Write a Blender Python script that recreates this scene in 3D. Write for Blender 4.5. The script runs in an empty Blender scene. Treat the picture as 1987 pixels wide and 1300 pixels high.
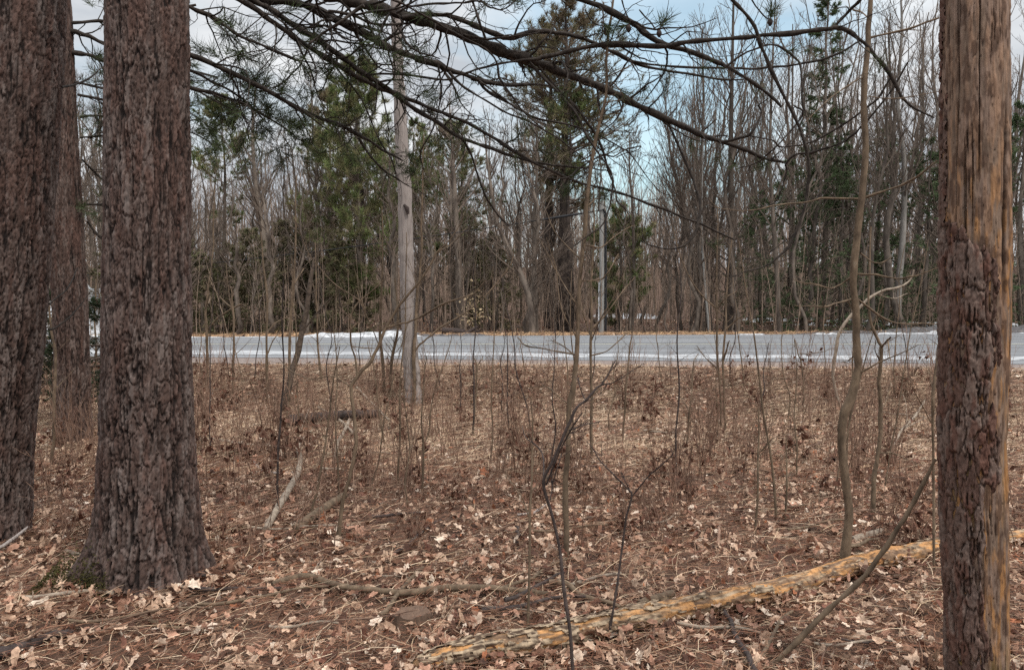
import bpy, math, random
import numpy as np
from mathutils import Vector

# ------------------------------------------------------------------ camera, world, sun, exposure
scene = bpy.context.scene
COL = scene.collection
F = 1435.0                      # focal length in photo pixels (1987 wide)
CX, CY = 993.5, 650.0
HOR = 578.0                     # horizon row in the photo
CAM_Z = 1.6
PITCH = math.atan((CY - HOR) / F)
cam_d = bpy.data.cameras.new('camera')
cam_d.sensor_width = 36.0
cam_d.lens = F / 1987.0 * 36.0
cam_d.clip_start = 0.05
cam_d.clip_end = 2000
cam = bpy.data.objects.new('camera', cam_d)
COL.objects.link(cam)
cam.location = (0, 0, CAM_Z)
cam.rotation_euler = (math.pi / 2 - PITCH, 0, 0)
scene.camera = cam

SUN_EL, SUN_AZ = math.radians(56), math.radians(135)     # azimuth from +y towards +x
w = bpy.data.worlds.new('World')
scene.world = w
w.use_nodes = True
nt = w.node_tree
nt.nodes.clear()
N = nt.nodes.new
out = N('ShaderNodeOutputWorld'); bg = N('ShaderNodeBackground')
sky = N('ShaderNodeTexSky'); sky.sky_type = 'NISHITA'; sky.sun_disc = False
sky.sun_elevation = SUN_EL; sky.sun_rotation = SUN_AZ
sky.air_density = 1.0; sky.dust_density = 1.5; sky.ozone_density = 1.5
tc = N('ShaderNodeTexCoord')
mp = N('ShaderNodeMapping'); mp.inputs['Scale'].default_value = (1.0, 1.0, 2.6); mp.inputs['Location'].default_value = (3.1, .4, .2)
nz = N('ShaderNodeTexNoise'); nz.inputs['Scale'].default_value = 3.2; nz.inputs['Detail'].default_value = 6; nz.inputs['Roughness'].default_value = .55
nt.links.new(tc.outputs['Generated'], mp.inputs['Vector']); nt.links.new(mp.outputs['Vector'], nz.inputs['Vector'])
# a break in the cloud ahead, a little right and above
def skydir(px, py):
    X = (px - CX) / F; Y = (CY - py) / F
    v = Vector((X, math.cos(PITCH) + Y * math.sin(PITCH), -math.sin(PITCH) + Y * math.cos(PITCH)))
    return v.normalized()
dirn = skydir(1225, 40)
sub = N('ShaderNodeVectorMath'); sub.operation = 'DISTANCE'; sub.inputs[1].default_value = dirn
nt.links.new(tc.outputs['Generated'], sub.inputs[0])
mr = N('ShaderNodeMapRange'); mr.inputs['From Min'].default_value = 0.02; mr.inputs['From Max'].default_value = 0.31
mr.inputs['To Min'].default_value = 0.42; mr.inputs['To Max'].default_value = 0.0
nt.links.new(sub.outputs['Value'], mr.inputs['Value'])
cadd = N('ShaderNodeMath'); cadd.operation = 'SUBTRACT'
nt.links.new(nz.outputs['Fac'], cadd.inputs[0]); nt.links.new(mr.outputs['Result'], cadd.inputs[1])
cr = N('ShaderNodeValToRGB')
cr.color_ramp.elements[0].position = .20; cr.color_ramp.elements[0].color = (0.42, .42, .42, 1)
cr.color_ramp.elements[1].position = .44; cr.color_ramp.elements[1].color = (1, 1, 1, 1)
nt.links.new(cadd.outputs[0], cr.inputs['Fac'])
# cloud brightness: grey to white blotches, overhead brighter than the horizon as an overcast sky is
nz2 = N('ShaderNodeTexNoise'); nz2.inputs['Scale'].default_value = 5.0; nz2.inputs['Detail'].default_value = 5
nt.links.new(mp.outputs['Vector'], nz2.inputs['Vector'])
cc = N('ShaderNodeValToRGB')
cc.color_ramp.elements[0].position = .38; cc.color_ramp.elements[0].color = (4.7, 5.05, 5.5, 1)
cc.color_ramp.elements[1].position = .62; cc.color_ramp.elements[1].color = (7.6, 7.75, 7.9, 1)
nt.links.new(nz2.outputs['Fac'], cc.inputs['Fac'])
sep = N('ShaderNodeSeparateXYZ'); nt.links.new(tc.outputs['Generated'], sep.inputs[0])
el = N('ShaderNodeMapRange'); el.inputs['From Min'].default_value = .35; el.inputs['From Max'].default_value = .95
el.inputs['To Min'].default_value = 1.0; el.inputs['To Max'].default_value = 3.0
nt.links.new(sep.outputs['Z'], el.inputs['Value'])
mul = N('ShaderNodeVectorMath'); mul.operation = 'SCALE'
nt.links.new(cc.outputs['Color'], mul.inputs[0]); nt.links.new(el.outputs['Result'], mul.inputs['Scale'])
mix = N('ShaderNodeMix'); mix.data_type = 'RGBA'
nt.links.new(cr.outputs['Color'], mix.inputs['Factor'])
hsv = N('ShaderNodeVectorMath'); hsv.operation = 'MULTIPLY'; hsv.inputs[1].default_value = (2.0, 2.35, 1.95)
nt.links.new(sky.outputs['Color'], hsv.inputs[0])
nt.links.new(hsv.outputs[0], mix.inputs['A']); nt.links.new(mul.outputs[0], mix.inputs['B'])
nt.links.new(mix.outputs['Result'], bg.inputs['Color'])
bg.inputs['Strength'].default_value = 0.10
nt.links.new(bg.outputs[0], out.inputs['Surface'])

sd = bpy.data.lights.new('sun', 'SUN'); sd.energy = 2.0; sd.angle = math.radians(10); sd.color = (1.0, .955, .89)
sun = bpy.data.objects.new('sun', sd); COL.objects.link(sun)
sv = Vector((math.sin(SUN_AZ) * math.cos(SUN_EL), math.cos(SUN_AZ) * math.cos(SUN_EL), math.sin(SUN_EL)))
sun.rotation_euler = sv.to_track_quat('Z', 'Y').to_euler()
sun.location = (10, -10, 30)
scene.view_settings.view_transform = 'Standard'
scene.view_settings.look = 'None'
scene.view_settings.exposure = 0.26
scene.view_settings.gamma = 1.0
scene.render.engine = 'CYCLES'
scene.cycles.max_bounces = 4
scene.cycles.diffuse_bounces = 2
scene.cycles.glossy_bounces = 1
scene.cycles.transmission_bounces = 2
scene.cycles.transparent_max_bounces = 4
scene.cycles.use_denoising = False

rng = np.random.default_rng(11)
random.seed(5)

# ------------------------------------------------------------------ helpers
def W(px, py, D):
    """Point of the photo's ray (px, py) at world distance y = D."""
    X = (px - CX) / F; Y = (CY - py) / F
    dx, dy, dz = X, math.cos(PITCH) + Y * math.sin(PITCH), -math.sin(PITCH) + Y * math.cos(PITCH)
    s = D / dy
    return np.array([dx * s, D, CAM_Z + dz * s])

def tag(o, label=None, cat=None, group=None, kind=None):
    if label:
        if len(label.split()) > 16: label = label.replace('reddish ', '').replace(' on the leaves', '')
        o['label'] = label
    if cat: o['category'] = cat
    if group: o['group'] = group
    if kind: o['kind'] = kind
    return o

def empty(name, loc=(0, 0, 0), rz=0.0):
    o = bpy.data.objects.new(name, None); COL.objects.link(o)
    o.location = loc; o.rotation_euler = (0, 0, rz)
    o.empty_display_size = .1
    return o

class MB:
    """Collects arrays of verts and faces; build() links them as one mesh object."""
    def __init__(s): s.v = []; s.q = []; s.t = []; s.c = []; s.n = 0
    def add(s, v, quads=None, tris=None, col=None):
        v = np.asarray(v, float).reshape(-1, 3)
        if quads is not None and len(quads): s.q.append(np.asarray(quads, int).reshape(-1, 4) + s.n)
        if tris is not None and len(tris): s.t.append(np.asarray(tris, int).reshape(-1, 3) + s.n)
        if col is None: col = np.ones((len(v), 3)) * .5
        col = np.asarray(col, float)
        if col.ndim == 1: col = np.tile(col, (len(v), 1))
        s.c.append(col); s.v.append(v); s.n += len(v)
    def tubes(s, P, R, n=3, col=None, cap=False):
        P = np.asarray(P, float); R = np.asarray(R, float)
        if P.ndim == 2: P = P[None]; R = R[None]
        Nn, k, _ = P.shape
        if Nn == 0: return
        T = np.gradient(P, axis=1); T /= np.linalg.norm(T, axis=2, keepdims=True) + 1e-9
        d = P[:, -1] - P[:, 0]; d /= np.linalg.norm(d, axis=1, keepdims=True) + 1e-9
        ref = np.where((np.abs(d[:, 2]) < .75)[:, None], np.array([[.03, .05, 1.]]), np.array([[1., .07, .03]]))[:, None, :]
        U = np.cross(ref, T); U /= np.linalg.norm(U, axis=2, keepdims=True) + 1e-9
        V = np.cross(T, U)
        a = np.arange(n) * 2 * np.pi / n
        v = P[:, :, None, :] + R[:, :, None, None] * (np.cos(a)[None, None, :, None] * U[:, :, None, :] + np.sin(a)[None, None, :, None] * V[:, :, None, :])
        i = np.arange(k - 1)[:, None]; j = np.arange(n)[None, :]
        q = np.stack([i * n + j, i * n + (j + 1) % n, (i + 1) * n + (j + 1) % n, (i + 1) * n + j], -1).reshape(-1, 4)
        Q = (q[None] + (np.arange(Nn) * k * n)[:, None, None]).reshape(-1, 4)
        c = None
        if col is not None:
            c = np.asarray(col, float)
            if c.ndim == 2: c = np.repeat(c, k * n, axis=0)
        s.add(v.reshape(-1, 3), quads=Q, col=c)
        if cap and Nn == 1:
            vv = v[0]
            for r, cen in ((0, P[0, 0]), (k - 1, P[0, -1])):
                ring = vv[r]
                tr = [(n, m, (m + 1) % n) for m in range(n)]
                s.add(np.vstack([ring, cen]), tris=tr, col=c if (c is None or c.ndim == 1) else c[0])
    def build(s, name, m, parent=None, smooth=True, kind=None):
        me = bpy.data.meshes.new(name)
        V = np.concatenate(s.v) if s.v else np.zeros((0, 3))
        q = np.concatenate(s.q) if s.q else np.zeros((0, 4), int)
        t = np.concatenate(s.t) if s.t else np.zeros((0, 3), int)
        me.vertices.add(len(V)); me.vertices.foreach_set('co', V.astype(np.float32).ravel())
        loops = np.concatenate([q.ravel(), t.ravel()]).astype(np.int32)
        me.loops.add(len(loops)); me.loops.foreach_set('vertex_index', loops)
        st = np.concatenate([np.arange(len(q)) * 4, len(q) * 4 + np.arange(len(t)) * 3]).astype(np.int32)
        me.polygons.add(len(st)); me.polygons.foreach_set('loop_start', st)
        me.update(calc_edges=True)
        if smooth: me.polygons.foreach_set('use_smooth', np.ones(len(st), bool))
        ca = me.color_attributes.new('Col', 'FLOAT_COLOR', 'POINT')
        C = np.concatenate(s.c) if s.c else np.zeros((0, 3))
        ca.data.foreach_set('color', np.hstack([C, np.ones((len(C), 1))]).astype(np.float32).ravel())
        me.materials.append(m)
        o = bpy.data.objects.new(name, me); COL.objects.link(o)
        if parent is not None: o.parent = parent
        if kind: o['kind'] = kind
        return o

def copy_thing(root, loc, rz=0.0, scale=1.0, label=None, group=None):
    r = root.copy(); COL.objects.link(r)
    r.location = loc; r.rotation_euler = (0, 0, rz); r.scale = (scale,) * 3 if np.isscalar(scale) else scale
    if label: r['label'] = label
    if group: r['group'] = group
    for ch in root.children:
        c = ch.copy(); COL.objects.link(c); c.parent = r
        for g in ch.children:
            d = g.copy(); COL.objects.link(d); d.parent = c
    return r

# value noise ------------------------------------------------------
_T = np.random.default_rng(3).random((64, 64, 64))
def vnoise(x, y, z=0.0):
    x = np.asarray(x, float); y = np.asarray(y, float); z = np.zeros_like(x) + z
    xi = np.floor(x).astype(int); yi = np.floor(y).astype(int); zi = np.floor(z).astype(int)
    fx = x - xi; fy = y - yi; fz = z - zi
    fx = fx * fx * (3 - 2 * fx); fy = fy * fy * (3 - 2 * fy); fz = fz * fz * (3 - 2 * fz)
    r = 0
    for a in (0, 1):
        for b in (0, 1):
            for c in (0, 1):
                wgt = (fx if a else 1 - fx) * (fy if b else 1 - fy) * (fz if c else 1 - fz)
                r = r + wgt * _T[(xi + a) & 63, (yi + b) & 63, (zi + c) & 63]
    return r
def fbm(x, y, z=0.0, o=4):
    r = 0; a = .5; s = 1.0
    for i in range(o):
        r = r + a * vnoise(np.asarray(x) * s + 7.3 * i, np.asarray(y) * s + 3.1 * i, np.asarray(z) * s + 1.7 * i); a *= .5; s *= 2.03
    return r / (1 - .5 ** o)
def sstep(x, a, b):
    t = np.clip((np.asarray(x, float) - a) / (b - a), 0, 1)
    return t * t * (3 - 2 * t)

# materials --------------------------------------------------------
def mat(name, c1, c2, scale=6, stretch=(1, 1, 1), bump=.4, bdist=.02, rough=.9, attr=0.0, detail=6, rnd=0.0, spec=.25, transl=0.0, c3=None, lo=.35, hi=.65, sheen=0):
    m = bpy.data.materials.new(name); m.use_nodes = True
    t = m.node_tree; b = t.nodes['Principled BSDF']; L = t.links.new; N = t.nodes.new
    tc = N('ShaderNodeTexCoord'); mp = N('ShaderNodeMapping'); mp.inputs['Scale'].default_value = stretch
    L(tc.outputs['Object'], mp.inputs['Vector'])
    nz = N('ShaderNodeTexNoise'); nz.inputs['Scale'].default_value = scale; nz.inputs['Detail'].default_value = detail
    nz.inputs['Roughness'].default_value = .6
    L(mp.outputs['Vector'], nz.inputs['Vector'])
    cr = N('ShaderNodeValToRGB'); e = cr.color_ramp.elements
    e[0].position = lo; e[0].color = (*c1, 1); e[1].position = hi; e[1].color = (*c2, 1)
    if c3: x = e.new(min(hi + .12, .98)); x.color = (*c3, 1)
    L(nz.outputs['Fac'], cr.inputs['Fac'])
    colr = cr.outputs['Color']
    if attr:
        at = N('ShaderNodeVertexColor'); at.layer_name = 'Col'
        if attr >= 1:      # vertex colour times relative noise
            mx = N('ShaderNodeMix'); mx.data_type = 'RGBA'; mx.blend_type = 'MULTIPLY'; mx.inputs['Factor'].default_value = 1
            L(at.outputs['Color'], mx.inputs['A']); L(colr, mx.inputs['B']); colr = mx.outputs['Result']
        else:
            mx = N('ShaderNodeMix'); mx.data_type = 'RGBA'; mx.inputs['Factor'].default_value = attr
            L(colr, mx.inputs['A']); L(at.outputs['Color'], mx.inputs['B']); colr = mx.outputs['Result']
    if rnd:
        oi = N('ShaderNodeObjectInfo'); r2 = N('ShaderNodeMapRange')
        r2.inputs['To Min'].default_value = 1 - rnd; r2.inputs['To Max'].default_value = 1 + rnd
        L(oi.outputs['Random'], r2.inputs['Value'])
        sc = N('ShaderNodeVectorMath'); sc.operation = 'SCALE'
        L(colr, sc.inputs[0]); L(r2.outputs['Result'], sc.inputs['Scale']); colr = sc.outputs[0]
    L(colr, b.inputs['Base Color'])
    b.inputs['Roughness'].default_value = rough
    b.inputs['Specular IOR Level'].default_value = spec
    if bump:
        bp = N('ShaderNodeBump'); bp.inputs['Strength'].default_value = bump; bp.inputs['Distance'].default_value = bdist
        L(nz.outputs['Fac'], bp.inputs['Height']); L(bp.outputs['Normal'], b.inputs['Normal'])
    if transl:
        tr = N('ShaderNodeBsdfTranslucent'); L(colr, tr.inputs['Color'])
        ms = N('ShaderNodeMixShader'); ms.inputs['Fac'].default_value = transl
        L(b.outputs[0], ms.inputs[1]); L(tr.outputs[0], ms.inputs[2])
        L(ms.outputs[0], t.nodes['Material Output'].inputs['Surface'])
    return m

M = {}
M['litter'] = mat('litter_soil', (.03, .017, .012), (.13, .075, .05), 9, bump=1, bdist=.04, c3=(.24, .155, .105), lo=.3, hi=.6, detail=9)
M['bark'] = mat('pine_bark', (.72, .7, .7), (1.2, 1.15, 1.12), 55, (1, 1, .45), bump=.9, bdist=.006, attr=1, detail=8)
M['branch'] = mat('pine_branch_bark', (.016, .012, .010), (.052, .040, .032), 38, bump=.8, bdist=.004, c3=(.10, .088, .072))
M['needle'] = mat('pine_needles', (.02, .03, .012), (.07, .09, .035), 20, bump=0, spec=.3, transl=.15)
M['sap'] = mat('sapling_bark', (.075, .052, .034), (.185, .13, .085), 22, (1, 1, .5), bump=.5, bdist=.003, c3=(.26, .21, .16))
M['sapmid'] = mat('dead_stem_bark', (.045, .033, .025), (.12, .088, .066), 26, bump=.5, bdist=.004)
M['sapdark'] = mat('dark_sapling_bark', (.025, .018, .016), (.075, .055, .048), 30, bump=.4, bdist=.003)
M['twig'] = mat('twig_bark', (.10, .055, .038), (.29, .18, .125), 14, bump=.2, bdist=.002, rnd=.35)
M['paletwig'] = mat('pale_dead_wood', (.16, .12, .09), (.34, .275, .21), 20, (1, 1, .4), bump=.5, bdist=.004)
M['darktrunk'] = mat('dark_pine_bark', (.022, .016, .014), (.075, .056, .046), 6, (1, 1, .3), bump=.8, bdist=.02)
M['fartrunk'] = mat('far_trunk_bark', (.055, .042, .034), (.175, .14, .112), 5, (1, 1, .3), bump=.6, bdist=.02, rnd=.35)
M['fartwig'] = mat('far_twig_bark', (.085, .063, .049), (.185, .14, .11), 3, bump=0, rnd=.3)
M['brush'] = mat('brush_bark', (.19, .135, .10), (.42, .31, .235), 2, bump=0)
M['conifer'] = mat('conifer_foliage', (.75, .75, .75), (1.25, 1.25, 1.25), 2.2, bump=0, attr=1, transl=.35)
M['pole'] = mat('weathered_pole', (.16, .135, .122), (.31, .265, .24), 10, (4, 4, .35), bump=.6, bdist=.006, c3=(.13, .1, .09), lo=.3, hi=.55)
M['palebark'] = mat('pale_far_bark', (.13, .115, .10), (.27, .245, .22), 5, (1, 1, .3), bump=.5, bdist=.01)
M['pole2'] = mat('grey_pole', (.20, .19, .175), (.34, .33, .31), 8, (3, 3, .3), bump=.5, bdist=.006)
M['cable'] = mat('black_cable', (.012, .012, .014), (.03, .03, .032), 10, bump=0, rough=.5)
M['snow'] = mat('old_snow', (.24, .235, .23), (.62, .63, .65), 7, bump=.8, bdist=.05, rough=.6)
M['leaf'] = mat('dead_leaf', (.62, .60, .58), (1.25, 1.22, 1.2), 40, bump=.3, bdist=.003, attr=1, transl=.12, rough=.75)
M['straw'] = mat('dry_straw', (.8, .8, .8), (1.2, 1.2, 1.2), 8, bump=0, attr=1, transl=.1)
M['logwood'] = mat('rotting_log_wood', (.6, .57, .54), (1.3, 1.28, 1.25), 24, (1, 1, 1), bump=1, bdist=.01, attr=1, detail=9)
M['wood'] = mat('bare_wood', (.74, .72, .70), (1.25, 1.25, 1.22), 26, (1.3, 1.3, .6), bump=.9, bdist=.006, attr=1, detail=8)
M['moss'] = mat('moss', (.035, .03, .010), (.095, .082, .026), 60, bump=1, bdist=.02)
M['gravel'] = mat('gravel', (.15, .115, .10), (.27, .22, .195), 40, bump=1, bdist=.02, c3=(.38, .33, .30))
M['berm'] = mat('dirty_gravel', (.055, .05, .05), (.15, .14, .14), 14, bump=1, bdist=.05)

def road_mat():
    m = bpy.data.materials.new('asphalt'); m.use_nodes = True
    t = m.node_tree; b = t.nodes['Principled BSDF']; L = t.links.new; N = t.nodes.new
    tc = N('ShaderNodeTexCoord')
    def nz(scale, st, det=6):
        mp = N('ShaderNodeMapping'); mp.inputs['Scale'].default_value = st; L(tc.outputs['Object'], mp.inputs['Vector'])
        n = N('ShaderNodeTexNoise'); n.inputs['Scale'].default_value = scale; n.inputs['Detail'].default_value = det; L(mp.outputs['Vector'], n.inputs['Vector']); return n
    a = nz(1.0, (.06, 2.0, 1)); g = nz(45, (1, 1, 1), 3); p = nz(.6, (.5, 1.6, 1), 5)
    r = N('ShaderNodeValToRGB'); r.color_ramp.elements[0].position = .32; r.color_ramp.elements[0].color = (.125, .127, .132, 1)
    r.color_ramp.elements[1].position = .68; r.color_ramp.elements[1].color = (.21, .213, .22, 1)
    L(a.outputs['Fac'], r.inputs['Fac'])
    def mulc(col, n, lo, hi, f0=.3, f1=.7):
        q = N('ShaderNodeMapRange'); q.inputs['From Min'].default_value = f0; q.inputs['From Max'].default_value = f1
        q.inputs['To Min'].default_value = lo; q.inputs['To Max'].default_value = hi; L(n.outputs['Fac'], q.inputs['Value'])
        s = N('ShaderNodeVectorMath'); s.operation = 'SCALE'; L(col, s.inputs[0]); L(q.outputs['Result'], s.inputs['Scale']); return s.outputs[0]
    c = mulc(r.outputs['Color'], g, .8, 1.2); c = mulc(c, p, .88, 1.1)
    L(c, b.inputs['Base Color']); b.inputs['Roughness'].default_value = .8; b.inputs['Specular IOR Level'].default_value = .3
    bp = N('ShaderNodeBump'); bp.inputs['Strength'].default_value = .5; bp.inputs['Distance'].default_value = .01
    L(g.outputs['Fac'], bp.inputs['Height']); L(bp.outputs['Normal'], b.inputs['Normal'])
    return m
M['road'] = road_mat()
M['salt'] = mat('salt_stained_line', (.19, .192, .197), (.46, .465, .47), 4.0, (.7, 3.2, 1), bump=.2, bdist=.005, lo=.40, hi=.58)
M['yellow'] = mat('worn_yellow_paint', (.24, .24, .23), (.46, .44, .33), 2.0, (1, 2, 1), bump=0, lo=.3, hi=.6)

# ------------------------------------------------------------------ the ground
ZR = .46                                               # road level
def yN(x): return 12.35 - .10 * np.clip(x, -14, 16)     # near edge of the gravel
def yF(x): return 22.1 + .10 * np.clip(x, -14, 16)      # far edge of the asphalt
def zg(x, y):
    x = np.asarray(x, float); y = np.asarray(y, float)
    n = (fbm(x * .9 + 9, y * .9 + 4, .5) - .5) * .10 + (fbm(x * 3.1, y * 3.1, 2.5) - .5) * .05
    yn = yN(x)
    up = sstep(y, yn - 2.3, yn + .05) * ZR
    damp = 1 - sstep(y, yn - .6, yn)
    far = sstep(y, yF(x) + .2, yF(x) + 3.0)
    hill = sstep(y, 40, 135) * 6.5
    dip = -.18 * far * (1 - sstep(y, 26, 32))
    mound = .06 * np.exp(-(((x + 2.1) / .7) ** 2 + ((y - 3.9) / .7) ** 2)) + .05 * np.exp(-(((x + 3.3) / .6) ** 2 + ((y - 4.7) / .6) ** 2)) + .04 * np.exp(-(((x + 4.7) / .5) ** 2 + ((y - 7.9) / .5) ** 2))
    return up + n * damp + far * n * 1.2 + hill + dip + mound - .02 * sstep(y, yn - .1, yn) * (1 - far)

def grid(xs, ys, fz, col=None):
    X, Y = np.meshgrid(xs, ys)
    Z = fz(X, Y)
    nx, ny = len(xs), len(ys)
    i = np.arange(ny - 1)[:, None]; j = np.arange(nx - 1)[None]
    q = np.stack([i * nx + j, i * nx + j + 1, (i + 1) * nx + j + 1, (i + 1) * nx + j], -1).reshape(-1, 4)
    return np.stack([X, Y, Z], -1).reshape(-1, 3), q

def seg(*p):
    o = []
    for a, b, n in p: o.append(np.linspace(a, b, n, endpoint=False))
    return np.concatenate(o)
mb = MB()
xs = np.concatenate([seg((-400, -60, 8), (-60, -14, 46), (-14, 14, 420), (14, 60, 46), (60, 400, 8)), [400]])
ys = np.concatenate([seg((-60, 0, 20), (0, 13.5, 260), (13.5, 45, 90), (45, 140, 40), (140, 600, 10)), [600]])
v, q = grid(xs, ys, zg)
mb.add(v, q)
mb.build('ground', M['litter'], kind='structure')

def strip(name, fa, fb, z, m, n=300, rows=2, x0=-70, x1=70, kind='structure'):
    xs_ = np.linspace(x0, x1, n)
    a = fa(xs_); b = fb(xs_)
    tt = np.linspace(0, 1, rows)
    Y = a[None] + (b - a)[None] * tt[:, None]
    X = np.tile(xs_, (rows, 1)); Z = np.full_like(X, 0) + (z(X, Y) if callable(z) else z)
    i = np.arange(rows - 1)[:, None]; j = np.arange(n - 1)[None]
    q = np.stack([i * n + j, i * n + j + 1, (i + 1) * n + j + 1, (i + 1) * n + j], -1).reshape(-1, 4)
    b_ = MB(); b_.add(np.stack([X, Y, Z], -1), q)
    return b_.build(name, m, kind=kind)
def shoulder_edge(x): return yN(x) + (fbm(x * 1.3, x * 0 + 2) - .5) * .5
def asph_edge(x): return yN(x) + 1.15 + (fbm(x * .8, x * 0 + 5) - .5) * .25
strip('gravel_shoulder', shoulder_edge, lambda x: asph_edge(x) + .3, ZR + .004, M['gravel'], 900, 4)
strip('road', asph_edge, lambda x: yF(x), ZR + .010, M['road'], 600, 12)
def wl(x, o): return yN(x) + 1.75 + .55 * (x + 14) / 28 * .3 + o
ln = strip('salted_edge_line', lambda x: wl(x, 0) + (fbm(x * 1.6, x * 0 + 8, o=6) - .5) * .8, lambda x: wl(x, .9) + (fbm(x * 1.3, x * 0 + 12, o=6) - .5) * .9, ZR + .015, M['salt'], 900, 4)
yl = strip('yellow_centre_line', lambda x: 17.95 + .0 * x, lambda x: 18.09 + .0 * x, ZR + .015, M['yellow'], 200, 2)
# snow ploughed along the far edge, and patches in the wood
def snow_heap(name, x0, x1, y0, wid, h, seed, label, m='snow', kind='stuff', rough=1.0):
    n, r = 160, 14
    X = np.linspace(x0, x1, n); t = np.linspace(0, 1, r)
    XX, TT = np.meshgrid(X, t)
    ends = np.sin(np.pi * np.clip((XX - x0) / (x1 - x0), 0, 1)) ** .45
    ww = wid * (0.55 + .9 * fbm(XX * .5, XX * 0 + seed)) * ends + .02
    YY = y0(XX) + (TT - .25) * ww
    hh = h * ends * (.25 + 1.3 * fbm(XX * .9 + seed, XX * 0 + seed, 0, 4) ** 1.2) * np.sin(np.pi * TT) ** .7
    hh = (hh - (.045 * (fbm(XX * 1.1 + 5, XX * 0 + seed, 0, 4) < .47) if wid < .7 else 0)) * (.7 + .6 * fbm(XX * 3, YY * 3, seed)) - .03 * (np.abs(TT - .5) > .49)
    ZZ = np.maximum(zg(XX, YY), ZR * (YY < yF(XX) + .3)) + hh - .012
    i = np.arange(r - 1)[:, None]; j = np.arange(n - 1)[None]
    q = np.stack([i * n + j, i * n + j + 1, (i + 1) * n + j + 1, (i + 1) * n + j], -1).reshape(-1, 4)
    b_ = MB(); b_.add(np.stack([XX, YY, ZZ], -1), q)
    o = b_.build(name, M[m]); tag(o, label, 'snow' if m == 'snow' else 'gravel bank', kind=kind); return o
snow_heap('snow_bank', -6.2, -2.6, lambda x: yF(x) - .1, 1.4, .17, 3, 'low bank of white snow along the far road edge left of the grey pole')
snow_heap('snow_bank', -22, -6.0, lambda x: yF(x) - .05, .5, .07, 6, 'thin line of snow along the far road edge behind the left tree trunks')
snow_heap('snow_bank', 5.4, 24, lambda x: yF(x) - .15, .55, .10, 9, 'thin ragged line of snow along the far road edge at the right')
snow_heap('gravel_bank', 9.0, 28, lambda x: yF(x) + .55, 1.8, .34, 14, 'dark grey ploughed gravel bank behind the right snow line', 'berm', 'structure')
snow_heap('gravel_bank', -6.5, -.6, lambda x: yF(x) + .6, 1.1, .16, 15, 'low dark earth bank behind the left snow bank', 'berm', 'structure')
snow_heap('snow_mound', -21.5, -12.5, lambda x: 25.5 + 0 * x, 6, 1.7, 21, 'tall white snow mound seen between the two left pine trunks')
def snow_patch(cx, cy, rx, ry, seed, label):
    a = np.linspace(0, 2 * np.pi, 60, endpoint=False)
    k = .65 + .7 * fbm(np.cos(a) * 2 + seed, np.sin(a) * 2 + seed)
    rings = [0, .4, .75, .93, 1.0]
    V = []
    for r in rings:
        x = cx + rx * k * np.cos(a) * r; y = cy + ry * k * np.sin(a) * r
        V.append(np.stack([x, y, zg(x, y) + .10 * (1 - r ** 4) - (.02 if r == 1 else 0)], -1))
    n = 60; q = []
    for i in range(len(rings) - 1):
        for j in range(n): q.append((i * n + j, i * n + (j + 1) % n, (i + 1) * n + (j + 1) % n, (i + 1) * n + j))
    b_ = MB(); b_.add(np.concatenate(V), q); o = b_.build('snow_patch', M['snow']); tag(o, label, 'snow', kind='stuff')
snow_patch(14.5, 35, 3.4, 6, 1, 'white snow patch on the forest floor under the right spruces')
snow_patch(19.5, 31, 2.6, 3.4, 5, 'smaller snow patch on the forest floor right of the big one')
snow_patch(6.8, 44, 1.8, 4, 9, 'faint snow patch deep in the thicket right of the far pole')

# ------------------------------------------------------------------ red pine trunks
def voro(u, v, nu, cv, seed, k=.42):
    """Cells on a cylinder: u in [0,1) periodic with nu cells, v in cells of height cv. Returns F1, F2, id value."""
    r = np.random.default_rng(seed); tab = r.random((nu, 512, 3))
    cu = u * nu; cw = v / cv
    iu = np.floor(cu).astype(int); iv = np.floor(cw).astype(int)
    f1 = np.full(u.shape, 9.); f2 = np.full(u.shape, 9.); idv = np.zeros(u.shape)
    for a in (-1, 0, 1):
        for b in (-1, 0, 1):
            t = tab[(iu + a) % nu, (iv + b) % 512]
            dx = (iu + a + .5 + (t[..., 0] - .5) * 2 * k) - cu; dy = (iv + b + .5 + (t[..., 1] - .5) * 2 * k) - cw
            d = np.sqrt(dx * dx + dy * dy)
            c = d < f1
            f2 = np.where(c, f1, np.minimum(f2, d)); f1 = np.where(c, d, f1); idv = np.where(c, t[..., 2], idv)
    return f1, f2, idv

def prof(D, rows):
    """rows: (y_px, x_left, x_right) -> arrays z, cx, r"""
    z, c, r = [], [], []
    for y, a, b in rows:
        p = W((a + b) / 2, y, D); pa = W(a, y, D)[0] / D; pb = W(b, y, D)[0] / D
        rr = (pb - pa) / 2 * D; xx = p[0]
        for _ in range(12):
            den = D * D - rr * rr; xx = (pa + pb) / 2 * den / D; rr = (pb - pa) / 2 * den / math.sqrt(xx * xx + den)
        z.append(p[2]); c.append(xx); r.append(rr)
    o = np.argsort(z)
    return np.array(z)[o], np.array(c)[o], np.array(r)[o]

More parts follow.
